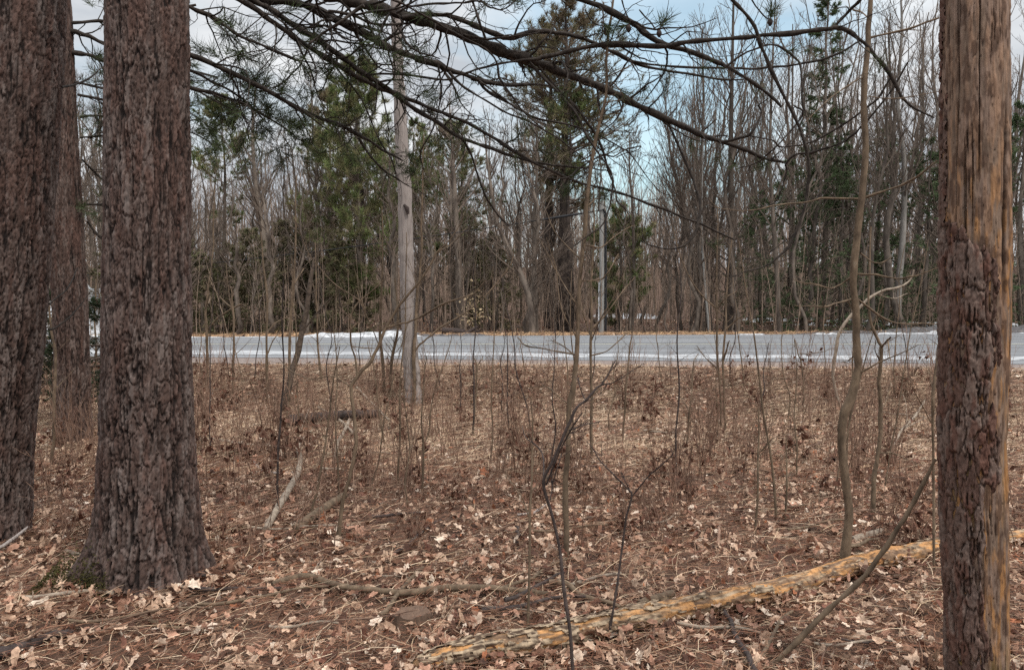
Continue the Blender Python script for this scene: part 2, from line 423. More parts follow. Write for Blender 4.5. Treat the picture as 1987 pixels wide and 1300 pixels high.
def pine_trunk(parent, D, rows, seed, nu=300, dz=.008, ztop=8.0, plate=.048, depth=.017, roots=(), tint=(1, 1, 1), base=None):
    z, c, r = prof(D, rows)
    z0 = -.12
    zs = np.concatenate([np.arange(z0, min(4.4, ztop), dz), np.arange(4.4, ztop, .05)])
    u = np.arange(nu) / nu
    U, Z = np.meshgrid(u, zs)
    R = np.interp(Z, z, r) * (1 - np.clip(Z - 4.2, 0, 9) * .03); Cx = np.interp(Z, z, c)
    th = 2 * np.pi * U
    rr = float(np.interp(1.5, z, r))
    ncell = max(8, int(round(2 * np.pi * rr / plate * .92)))
    ct, s_ = np.cos(th), np.sin(th)
    wu = U + (fbm(ct * 2 + seed, s_ * 2, Z * 2.5, 3) - .5) * .10 + (fbm(ct * 8 + seed, s_ * 8, Z * 12, 4) - .5) * .028
    wz = Z + (fbm(ct * 6 + seed, s_ * 6 + 4, Z * 9, 4) - .5) * .20
    f1, f2, idv = voro(wu % 1, wz + 20, ncell, plate * 3.4, seed, .46)
    ed = f2 - f1 + (fbm(ct * 22, s_ * 22, Z * 30, 3) - .5) * .13
    fr = np.abs(fbm(ct * 5.2 * rr / .24 + seed, s_ * 5.2 * rr / .24, Z * 2.7, 6) - .5); fr2 = np.abs(fbm(ct * 11 * rr / .24 + 9, s_ * 11 * rr / .24 + seed, Z * 9, 4) - .5)
    lines = np.minimum(sstep(fr, .004, .040), .35 + .65 * sstep(fr2, .0, .03))
    fis = np.minimum(.35 + .65 * sstep(ed, .0, .13), lines)
    g1, g2, gid = voro((wu + .01 * (gid0 := vnoise(Z * 40, U * ncell * 3))) % 1, wz + 20 + gid0 * .02, ncell * 3, plate * 1.05, seed + 1, .49)
    fl = sstep(g2 - g1, .0, .35)
    fine = fbm(ct * 25, s_ * 25, Z * 60, 3)
    low = np.clip(1.1 - Z * .25, .55, .92)
    ridge = fbm(ct * 9 + seed, s_ * 9, Z * 6, 4)
    h = depth * 1.25 * low * (fis - .7) + .004 * (gid - .5) + .003 * fl + .005 * (fine - .5) + .006 * (idv - .5) + .005 * (ridge - .5)
    h += .02 * (fbm(ct * 1.4 + seed, s_ * 1.4, Z * 1.2) - .5)
    for (ang, amp, wdt) in roots:
        da = np.angle(np.exp(1j * (th - ang)))
        h += amp * np.exp(-(da / wdt) ** 2) * np.exp(-np.clip(Z - (base or 0) + .02, 0, 9) / .15)
    RR = R + h
    V = np.stack([Cx + RR * ct, D + RR * s_, Z], -1)
    ny = len(zs)
    i = np.arange(ny - 1)[:, None]; j = np.arange(nu)[None]
    q = np.stack([i * nu + j, i * nu + (j + 1) % nu, (i + 1) * nu + (j + 1) % nu, (i + 1) * nu + j], -1).reshape(-1, 4)
    A = np.array([.078, .051, .042]); B = np.array([.122, .091, .079]); Cc = np.array([.098, .055, .043]); K = np.array([.012, .008, .007])
    m1 = sstep(idv * .5 + gid * .5, .35, .8)[..., None]; m2 = (sstep(fbm(ct * 4 + 3, s_ * 4, Z * 3), .48, .68) * .6)[..., None]
    colr = A * (1 - m1) + B * m1; colr = colr * (1 - m2) + Cc * (.6 + .8 * gid[..., None]) * m2
    dk = np.maximum((1 - sstep(ed, -.02, .07)) * .6, (1 - sstep(fr, .008, .034)) * .98); dk = np.maximum(dk, (1 - sstep(fr2, .002, .024)) * .7)
    colr = colr * (1 - dk[..., None]) + K * dk[..., None]
    d2 = ((1 - sstep(g2 - g1 + (fine - .5) * .2, 0, .14)) * .6)[..., None]
    colr = colr * (1 - d2) + K * d2
    pale = (sstep(ridge, .52, .66) * sstep(fis, .6, 1) * .32)[..., None]; colr = colr * (1 - pale) + np.array([.22, .195, .18]) * pale
    colr = colr * (.65 + .7 * fine[..., None]) * np.array(tint)
    b_ = MB(); b_.add(V, q, col=colr.reshape(-1, 3))
    top = len(zs) - 1
    return b_.build('trunk', M['bark'], parent)

# traced limbs: control points (px, py, width px) at distances D0..D1, smoothed
def spline(pts, m=4):
    P = np.asarray(pts, float); n = len(P)
    if n < 3:
        t = np.linspace(0, 1, m + 1)[:, None]; return P[0] * (1 - t) + P[-1] * t
    Q = np.vstack([2 * P[0] - P[1], P, 2 * P[-1] - P[-2]]); o = []
    for i in range(n - 1):
        p0, p1, p2, p3 = Q[i:i + 4]
        for s in np.arange(m) / m:
            o.append(.5 * (2 * p1 + (p2 - p0) * s + (2 * p0 - 5 * p1 + 4 * p2 - p3) * s * s + (3 * p1 - p0 - 3 * p2 + p3) * s ** 3))
    o.append(P[-1]); return np.array(o)

def limb3d(pts, D0, D1, wob=.06, seed=0, m=4, wj=.3):
    """pts: (x,y,w) list -> 3D centre line and radii."""
    P = spline(pts, m)
    d = np.concatenate([[0], np.cumsum(np.linalg.norm(np.diff(P[:, :2], axis=0), axis=1))]); t = d / max(d[-1], 1e-6)
    D = D0 + (D1 - D0) * t + wob * np.sin(t * 7 + seed) * np.sin(np.pi * t)
    kj = np.arange(len(P)) * .55 + seed * 5.1
    P[:, 0] += (vnoise(kj, kj * 0 + 1.5) - .5) * 3.0; P[:, 1] += (vnoise(kj, kj * 0 + 6.5) - .5) * 3.4
    X = np.array([W(a, b, dd) for (a, b), dd in zip(P[:, :2], D)])
    n = len(P)
    R = P[:, 2] / 2 / F * D * (1 + wj * (vnoise(np.arange(n) * .8 + seed * 3.7, np.zeros(n) + seed) - .5) * 2)
    return X, R

# generic growing of side twigs, vectorised ------------------------------------
def grow(P, R, m, t0, t1, ang, lr, rr, up, jit, k, rg, curl=0.0, minr=.0, lfix=None):
    Nn, kk, _ = P.shape
    t = rg.uniform(t0, t1, (Nn, m)); idx = t * (kk - 1); i0 = np.clip(np.floor(idx).astype(int), 0, kk - 2); f = (idx - i0)[..., None]
    ar = np.arange(Nn)[:, None]
    S = P[ar, i0] * (1 - f) + P[ar, i0 + 1] * f
    T = P[ar, i0 + 1] - P[ar, i0]; T /= np.linalg.norm(T, axis=2, keepdims=True) + 1e-9
    r0 = (R[ar, i0] * (1 - f[..., 0]) + R[ar, i0 + 1] * f[..., 0]) * rr * rg.uniform(.6, 1.1, (Nn, m))
    L = np.linalg.norm(P[:, -1] - P[:, 0], axis=1)[:, None] if lfix is None else lfix
    L = L * lr * rg.uniform(.5, 1.2, (Nn, m)) * (1.15 - .75 * (t - t0) / max(t1 - t0, 1e-6))
    rv = rg.normal(size=(Nn, m, 3)); rv -= (rv * T).sum(2, keepdims=True) * T; rv /= np.linalg.norm(rv, axis=2, keepdims=True) + 1e-9
    a = ang * rg.uniform(.7, 1.3, (Nn, m, 1))
    d = T * np.cos(a) + rv * np.sin(a)
    S = S.reshape(-1, 3); d = d.reshape(-1, 3); L = L.reshape(-1, 1); r0 = np.maximum(r0.reshape(-1), minr)
    s = np.linspace(0, 1, k)
    Q = np.zeros((len(S), k, 3)); Q[:, 0] = S; cur = d.copy()
    cdir = rg.normal(size=(len(S), 3)) * curl
    for i in range(1, k):
        cur = cur + np.array([0, 0, up]) / k + rg.normal(size=cur.shape) * jit + cdir / k
        cur /= np.linalg.norm(cur, axis=1, keepdims=True)
        Q[:, i] = Q[:, i - 1] + cur * L / (k - 1)
    Rr = r0[:, None] * (1 - .75 * s)[None] ; Rr = np.maximum(Rr, minr * .6)
    return Q, Rr

def needle_tufts(mb_, tips, dirs, rg, n=38, L=.11, wd=.0013, back=.10, droop=0.0):
    """bunches of long needles round the last few centimetres of a shoot"""
    tips = np.asarray(tips); dirs = np.asarray(dirs)
    if len(tips) == 0: return
    t = np.repeat(tips, n, 0); d = np.repeat(dirs, n, 0)
    base = t - d * rg.uniform(0, back, (len(t), 1))
    rv = rg.normal(size=t.shape); rv -= (rv * d).sum(1, keepdims=True) * d; rv /= np.linalg.norm(rv, axis=1, keepdims=True) + 1e-9
    a = rg.uniform(.35, 1.25, (len(t), 1))
    e = d * np.cos(a) + rv * np.sin(a)
    sd_ = np.cross(e, rg.normal(size=e.shape)); sd_ /= np.linalg.norm(sd_, axis=1, keepdims=True) + 1e-9
    ln_ = L * rg.uniform(.7, 1.15, (len(t), 1))
    mid = base + e * ln_ * .55; tip = base + e * ln_ + np.array([0, 0, -droop]) * ln_
    V = np.stack([base - sd_ * wd, base + sd_ * wd, mid + sd_ * wd, mid - sd_ * wd, tip], 1)
    o = np.arange(len(t))[:, None] * 5
    mb_.add(V.reshape(-1, 3), quads=(o + np.array([[0, 1, 2, 3]])), tris=(o + np.array([[3, 2, 4]])))

# ---- front left red pine
pine1 = empty('red_pine', (0, 0, 0))
tag(pine1, 'thick dark red pine with mossy foot whose limbs sweep across the top of the picture', 'pine tree', 'red pines at the left')
rows1 = [(-900, 214, 348), (-300, 208, 356), (0, 205, 364), (100, 206, 367), (300, 203, 369), (500, 201, 368), (700, 198, 371), (850, 192, 376), (950, 188, 381), (1030, 184, 385), (1090, 176, 388), (1130, 164, 390), (1160, 152, 392), (1200, 146, 394)]
pine_trunk(pine1, 3.98, rows1, 4, nu=330, dz=.0075, roots=[(math.radians(205), .30, .33), (math.radians(318), .12, .3), (math.radians(255), .07, .25), (math.radians(285), .06, .2), (math.radians(20), .15, .4)], base=.02)
# moss on the left foot
def moss_patch(parent):
    b_ = MB(); rg = np.random.default_rng(8)
    n = 5200
    ang = rg.uniform(math.radians(180), math.radians(265), n); zz = rg.gamma(1.3, .035, n)
    rad = .275 + (.30 * np.exp(-((ang - math.radians(205)) / .33) ** 2) + .07 * np.exp(-((ang - math.radians(255)) / .25) ** 2)) * np.exp(-np.clip(zz - .0, 0, 9) / .15) + rg.uniform(-.01, .022, n)
    c = -2.02
    p = np.stack([c + rad * np.cos(ang), 3.98 + rad * np.sin(ang), zz + .0], -1); p[:, 2] += np.maximum(zg(p[:, 0], p[:, 1]) - .01, 0)
    nrm = np.stack([np.cos(ang), np.sin(ang), np.full(n, .6)], -1); e = rg.normal(size=p.shape) * .5 + nrm; e /= np.linalg.norm(e, axis=1, keepdims=True)
    s = np.cross(e, rg.normal(size=e.shape)); s /= np.linalg.norm(s, axis=1, keepdims=True)
    V = np.stack([p - s * .006, p + s * .006, p + e * .011], 1); b_.add(V.reshape(-1, 3), tris=np.arange(3 * n).reshape(-1, 3))
    b_.build('moss', M['moss'], parent)
moss_patch(pine1)

LIMBS = [  # (prefix to the trunk, traced points, D0, D1, twigs, tuft chance)
 ([(300, -10, 8)], [(345, 5, 7), (370, 16, 7), (418, 38, 7), (461, 68, 6), (509, 88, 6), (561, 112, 5), (583, 119, 4), (607, 122, 3), (642, 124, 2)], 3.95, 4.5, 26, .75),
 ([(300, 80, 12)], [(370, 107, 11), (440, 137, 10), (481, 157, 9), (541, 189, 9), (591, 218, 8), (642, 237, 8), (674, 250, 8), (713, 272, 6), (741, 290, 5), (781, 312, 3)], 3.95, 4.9, 26, .45),
 (None, [(696, 268, 5), (719, 304, 4), (745, 331, 4), (773, 349, 3), (793, 361, 2)], 4.7, 4.9, 3, 0),
 ([(300, 150, 9)], [(370, 171, 8), (414, 181, 7), (450, 193, 6), (481, 205, 6), (513, 225, 5), (541, 241, 4), (570, 262, 3)], 4.0, 4.8, 26, .8),
 ([(310, 115, 6)], [(372, 139, 6), (408, 157, 5), (444, 175, 4), (472, 193, 4), (485, 205, 3), (520, 240, 2)], 4.1, 4.9, 18, .8),
 ([(290, -95, 12), (380, -50, 12)], [(465, 0, 10), (501, 22, 11), (547, 56, 11), (591, 86, 11), (642, 119, 10), (690, 147, 9), (732, 169, 9), (766, 181, 9), (800, 195, 8), (841, 213, 7), (871, 225, 7), (911, 241, 7), (950, 264, 7), (990, 288, 6), (1030, 312, 5), (1091, 341, 5), (1131, 357, 5), (1201, 375, 5), (1272, 401, 5), (1350, 431, 4), (1425, 465, 3)], 4.0, 5.3, 40, .2),
 ([(290, -110, 13), (400, -60, 12)], [(489, 0, 11), (521, 16, 11), (561, 44, 11), (601, 68, 11), (642, 95, 10), (682, 125, 9), (712, 147, 9), (742, 165, 8), (775, 190, 8), (800, 209, 8), (851, 240, 7), (892, 266, 7), (942, 284, 7), (1000, 305, 5), (1050, 318, 5), (1091, 323, 4), (1151, 328, 3), (1181, 332, 2)], 4.15, 5.0, 34, .2),
 ([(290, -130, 18), (400, -50, 17)], [(500, -4, 16), (560, 3, 16), (600, 13, 15), (642, 34, 15), (682, 52, 15), (722, 75, 14), (740, 87, 14), (780, 103, 14), (811, 115, 13), (851, 125, 12), (867, 135, 11), (901, 145, 10), (931, 157, 9), (982, 165, 7), (1062, 165, 4), (1100, 168, 2)], 4.1, 5.2, 34, .25),
 ([(290, -200, 24), (420, -90, 22)], [(560, -28, 20), (640, -8, 20), (700, 8, 20), (740, 18, 21), (780, 30, 21), (821, 42, 19), (861, 54, 18), (901, 68, 18), (941, 87, 19), (982, 103, 20), (1022, 115, 19), (1050, 125, 17), (1100, 145, 15), (1150, 163, 14), (1191, 181, 13), (1221, 197, 13), (1261, 217, 12), (1311, 239, 11), (1352, 258, 11), (1390, 273, 10), (1441, 288, 8), (1475, 304, 7), (1521, 315, 5)], 4.05, 4.9, 44, .15),
 (None, [(780, 34, 9), (820, 29, 11), (861, 30, 10), (881, 35, 10), (921, 50, 10), (962, 68, 10), (992, 74, 9), (1022, 64, 8), (1052, 61, 8), (1090, 66, 8), (1127, 74, 8), (1161, 88, 7), (1201, 107, 7), (1235, 123, 7), (1271, 134, 5), (1332, 143, 5), (1392, 154, 4), (1442, 155, 3)], 4.3, 4.9, 16, .1),
 (None, [(1230, 121, 5), (1291, 129, 4), (1370, 132, 4), (1450, 134, 4), (1490, 131, 4), (1561, 123, 4), (1621, 107, 4), (1672, 78, 3)], 4.75, 4.6, 4, 0),
 (None, [(700, 147, 3), (780, 144, 4), (861, 155, 4), (901, 143, 4), (941, 131, 4), (1002, 119, 5), (1042, 115, 7), (1090, 103, 9), (1141, 91, 9), (1181, 87, 10), (1231, 88, 10), (1291, 91, 10), (1332, 82, 9), (1420, 75, 9), (1480, 70, 9), (1541, 64, 9), (1600, 57, 9), (1621, 54, 9), (1647, 62, 8), (1678, 85, 7), (1702, 113, 7), (1722, 137, 7), (1746, 181, 6), (1766, 205, 5), (1812, 228, 3)], 4.5, 4.3, 14, .05),
 (None, [(1618, 54, 6), (1647, 22, 6), (1670, 0, 6), (1690, -30, 5)], 4.35, 4.2, 1, 0),
 ([(290, -330, 20), (650, -190, 17), (950, -90, 14)], [(1080, -25, 12), (1130, 0, 12), (1171, 16, 12), (1221, 42, 11), (1251, 64, 11), (1281, 84, 11), (1312, 93, 10), (1372, 113, 9), (1408, 129, 8), (1450, 153, 7), (1490, 183, 6), (1517, 207, 4)], 4.1, 4.6, 10, .1),
 ([(290, -420, 18), (900, -260, 14), (1250, -150, 10)], [(1395, -35, 8), (1420, 0, 7), (1444, 24, 7), (1468, 60, 7), (1476, 89, 7), (1494, 131, 7), (1511, 167, 7), (1529, 201, 7), (1550, 246, 6), (1564, 288, 6), (1570, 321, 6), (1568, 361, 5), (1558, 411, 5), (1546, 447, 5), (1530, 478, 5), (1506, 502, 4), (1480, 518, 3), (1440, 530, 2), (1415, 541, 1.5)], 4.1, 4.4, 5, 0),
 (None, [(1028, 122, 6), (1052, 149, 6), (1085, 182, 5), (1117, 220, 5), (1135, 256, 5), (1153, 288, 4), (1177, 319, 4), (1189, 351, 4), (1183, 401, 4), (1169, 435, 3), (1143, 457, 3), (1112, 478, 2)], 4.5, 4.4, 6, 0),
 (None, [(1045, 128, 5), (1075, 165, 5), (1110, 200, 5), (1130, 226, 5), (1155, 260, 5), (1171, 296, 4), (1181, 333, 4), (1195, 373, 3), (1198, 391, 3), (1213, 405, 2.5), (1221, 423, 2), (1211, 439, 2), (1197, 448, 2)], 4.55, 4.7, 6, 0),
 (None, [(1171, 300, 3), (1191, 303, 3), (1217, 289, 3), (1242, 284, 3), (1240, 290, 2), (1220, 296, 2), (1195, 306, 2)], 4.6, 4.7, 0, 0),
 (None, [(1171, 298, 3), (1131, 322, 3), (1107, 341, 3), (1081, 347, 2), (1046, 341, 2)], 4.6, 4.5, 1, 0),
 (None, [(1296, 238, 5), (1324, 300, 5), (1346, 351, 5), (1358, 397, 4), (1354, 437, 4), (1342, 464, 3), (1311, 482, 3), (1261, 476, 2.5), (1247, 462, 2), (1245, 435, 2)], 4.8, 4.6, 3, 0),
 (None, [(930, 158, 4), (975, 190, 4), (1030, 225, 4), (1095, 240, 4), (1131, 250, 4), (1161, 262, 3), (1201, 286, 3), (1222, 298, 3), (1252, 339, 2), (1282, 373, 2), (1322, 381, 1.5)], 4.9, 5.1, 6, 0),
 (None, [(931, 160, 5), (951, 181, 5), (1002, 207, 4), (1042, 231, 4), (1100, 241, 3)], 4.9, 5.2, 6, 0),
 (None, [(870, 140, 5), (901, 171, 5), (941, 195, 4), (982, 219, 4), (1022, 235, 4), (1071, 260, 3), (1111, 290, 3), (1150, 322, 2)], 4.8, 5.2, 8, 0),
 ([(700, -25, 5)], [(745, -5, 4), (789, 12, 4), (841, 40, 4), (881, 64, 4), (941, 95, 4), (962, 121, 4), (968, 151, 4), (982, 171, 4), (1012, 213, 3), (1062, 258, 3)], 3.9, 4.6, 6, 0),
 (None, [(770, 25, 4), (801, 12, 4), (861, 7, 4), (901, 6, 4), (929, 3, 4), (952, 16, 3), (978, 18, 3), (1002, 0, 2)], 4.2, 4.1, 6, .3),
 (None, [(912, -20, 5), (915, 0, 5), (925, 30, 5), (941, 76, 4)], 4.2, 4.25, 4, .2),
 (None, [(1540, 205, 3), (1513, 278, 0.1)][:1] + [(1558, 220, 3), (1541, 246, 3), (1513, 278, 3), (1481, 307, 3), (1457, 321, 2), (1435, 325, 2)], 4.35, 4.5, 1, 0),
 (None, [(1397, 276, 5), (1421, 272, 5), (1453, 262, 5), (1469, 240, 4), (1477, 218, 3), (1472, 205, 3), (1490, 193, 2)], 4.8, 4.7, 2, 0),
 (None, [(1762, 121, 3), (1732, 173, 3), (1702, 211, 3), (1668, 250, 4), (1642, 272, 4), (1602, 288, 4), (1570, 297, 5), (1545, 300, 5), (1525, 317, 4), (1527, 331, 4), (1519, 361, 3), (1509, 385, 3), (1489, 401, 2), (1465, 409, 2)], 4.3, 4.8, 3, 0),
 (None, [(1728, 150, 4), (1702, 193, 4), (1651, 231, 4), (1607, 260, 4), (1566, 278, 3), (1541, 284, 3), (1513, 284, 3), (1497, 272, 3), (1455, 264, 3)], 4.35, 4.7, 3, 0),
 (None, [(1410, 128, 4), (1450, 101, 4), (1496, 87, 4), (1525, 99, 4), (1549, 119, 4), (1555, 141, 4), (1557, 201, 4), (1559, 215, 3), (1549, 235, 3), (1529, 260, 2)], 4.5, 4.5, 2, 0),
 (None, [(638, 22, 6), (682, 28, 6), (722, 24, 5), (780, 14, 4), (840, -15, 3)], 4.2, 4.0, 5, .4),
 (None, [(668, 27, 5), (690, 32, 5), (722, 46, 5), (780, 47, 4), (830, 40, 3)], 4.25, 4.4, 6, .4),
 (None, [(705, 10, 6), (662, 42, 6), (622, 68, 5), (601, 85, 5)], 4.15, 4.2, 2, .2),
 (None, [(755, 26, 5), (740, 56, 4), (732, 76, 4)], 4.15, 4.2, 2, 0),
 (None, [(1130, 250, 3), (1150, 275, 3), (1175, 300, 2), (1215, 330, 2), (1250, 342, 1.5)], 4.9, 5.0, 1, 0),
 (None, [(640, 100, 4), (652, 130, 4), (700, 190, 3), (735, 270, 3), (760, 310, 3), (768, 345, 2)], 4.6, 4.8, 4, 0),
 (None, [(850, 125, 4), (856, 180, 4), (840, 250, 3), (815, 295, 3), (822, 330, 2)], 4.7, 4.9, 6, .1),
 (None, [(895, 268, 5), (915, 305, 5), (935, 365, 4), (960, 410, 4), (990, 440, 2)], 5.0, 5.3, 3, 0),
]
def in_view_bias(Q):
    return Q
brg = np.random.default_rng(77)
for li, (pre, pts, D0, D1, ntw, tuft) in enumerate(LIMBS):
    allp = (pre or []) + pts
    X, R = limb3d(allp, D0, D1, seed=li)
    b_ = MB(); b_.tubes(X, R, 9, cap=True)
    nd = MB()
    if ntw:
        nskip = len(pre or []) * 4
        P1 = X[None, nskip:]; R1 = R[None, nskip:]
        Lfix = .55
        Q, Rq = grow(P1, R1, ntw, .05, .98, .85, 1.0, .42, -.1, .22, 9, brg, curl=1.1, minr=.0022, lfix=Lfix)
        Rq = np.minimum(Rq, .0075)
        b_.tubes(Q, Rq, 5)
        Q2, Rq2 = grow(Q, Rq, 3, .2, .95, .8, .55, .7, .5, .24, 7, brg, curl=1.0, minr=.0018)
        b_.tubes(Q2, Rq2, 4)
        if tuft:
            for QQ in (Q, Q2):
                sel = brg.random(len(QQ)) < tuft * .55
                tips = QQ[sel, -1]; dd = QQ[sel, -1] - QQ[sel, -2]; dd /= np.linalg.norm(dd, axis=1, keepdims=True) + 1e-9
                needle_tufts(nd, tips, dd, brg)
    o = b_.build('branch', M['branch'], pine1)
    if nd.n: nd.build('needles', M['needle'], o)
# a few conspicuous needle tufts with cones against the sky
tuftpos = [((1205, -5), (1215, 30), (1222, 45), (1205, 55)), ((1240, 20), (1262, 45), (1275, 60), (1290, 40)), ((1455, -5), (1475, 25), (1492, 38), (1498, 20)), ((1135, 20), (1150, 45), (1172, 52), (1180, 58))]
b_ = MB(); nd = MB(); cn = MB()
for p in tuftpos:
    X, R = limb3d([(a, c, 3 - .3 * i) for i, (a, c) in enumerate(p)], 4.3, 4.35, .01); b_.tubes(X, R, 5)
    d = X[-1] - X[-3]; d /= np.linalg.norm(d); needle_tufts(nd, [X[-1]], [d], brg, n=90, L=.105, back=.06)
    c = X[-4]; t = np.linspace(0, 1, 7)
    cn.tubes((c + np.array([0, 0, -.045]) * t[:, None]), .016 * np.sin(np.pi * np.clip(t, .06, .97)) ** .6, 8)
o = b_.build('branch', M['branch'], pine1); nd.build('needles', M['needle'], o); cn.build('cone', M['sapdark'], o)

# ---- far-left red pine
pine2 = empty('red_pine', (0, 0, 0))
tag(pine2, 'red pine trunk cut off by the left edge of the picture', 'pine tree', 'red pines at the left')
rows2 = [(-900, -60, 120), (0, -75, 128), (200, -80, 118), (400, -82, 105), (500, -84, 98), (650, -88, 88), (800, -92, 72), (950, -98, 62), (1040, -104, 60), (1080, -112, 64), (1120, -120, 70)]
pine_trunk(pine2, 4.7, rows2, 23, nu=300, dz=.009, roots=[(math.radians(330), .12, .3), (math.radians(270), .07, .3)], base=.0, depth=.018)
b_ = MB()
for i, p in enumerate([[(120, 170, 5), (160, 160, 4), (200, 130, 2)], [(95, 590, 3), (130, 560, 3), (150, 520, 2)], [(95, 640, 4), (112, 634, 4), (140, 610, 3), (158, 590, 2), (175, 565, 1.5)]]):
    X, R = limb3d(p, 4.7, 5.2, .02, i); b_.tubes(X, R, 5)
b_.build('branch', M['branch'], pine2)

# ---- back-left red pine
pine3 = empty('red_pine', (0, 0, 0))
tag(pine3, 'slimmer red pine trunk standing behind and between the two big left pines', 'pine tree', 'red pines at the left')
rows3 = [(-700, 80, 140), (0, 82, 137), (200, 85, 148), (400, 92, 160), (600, 102, 171), (700, 105, 174), (800, 105, 177), (850, 102, 181), (880, 98, 186)]
pine_trunk(pine3, 7.9, rows3, 41, nu=200, dz=.013, plate=.042, depth=.012, roots=[(math.radians(300), .04, .4)], base=0, tint=(1.0, .96, .93))
for i, p in enumerate([[(125, 46, 6), (190, 42, 6), (230, 40, 5), (380, 10, 4)], [(130, 60, 9), (165, 68, 8), (205, 86, 8), (300, 120, 6), (420, 150, 4)], [(140, 102, 8), (175, 108, 8), (205, 119, 7), (330, 150, 5), (460, 220, 3)], [(145, 160, 5), (200, 172, 5), (330, 200, 4), (430, 260, 2)],
      [(150, 184, 5), (205, 196, 5), (330, 240, 3)], [(155, 227, 5), (205, 226, 4), (350, 250, 3), (430, 290, 2)], [(155, 268, 4), (205, 262, 4), (400, 230, 2)], [(160, 310, 4), (200, 350, 4), (260, 400, 3)], [(165, 395, 5), (205, 398, 4), (300, 390, 3)], [(170, 430, 5), (205, 470, 4), (280, 520, 2)],
      [(120, 20, 5), (60, -20, 4)]]):
    X, R = limb3d(p, 7.9, 8.4, .1, i)
    b_ = MB(); b_.tubes(X, R, 6)
    Q, Rq = grow(X[None], R[None], 14, .15, .95, .8, .9, .4, .0, .2, 7, brg, curl=.8, minr=.003, lfix=.8); Rq = np.minimum(Rq, .009)
    Q2, Rq2 = grow(Q, Rq, 4, .2, .95, .7, .55, .7, .3, .2, 5, brg, curl=.8, minr=.003)
    b_.tubes(Q, Rq, 4); b_.tubes(Q2, Rq2, 3)
    o = b_.build('branch', M['branch'], pine3)
    nd = MB(); sel = brg.random(len(Q2)) < .5
    dd = Q2[sel, -1] - Q2[sel, -2]; dd /= np.linalg.norm(dd, axis=1, keepdims=True) + 1e-9
    needle_tufts(nd, Q2[sel, -1], dd, brg, n=34, L=.12, wd=.002, back=.14)
    nd.build('needles', M['needle'], o)

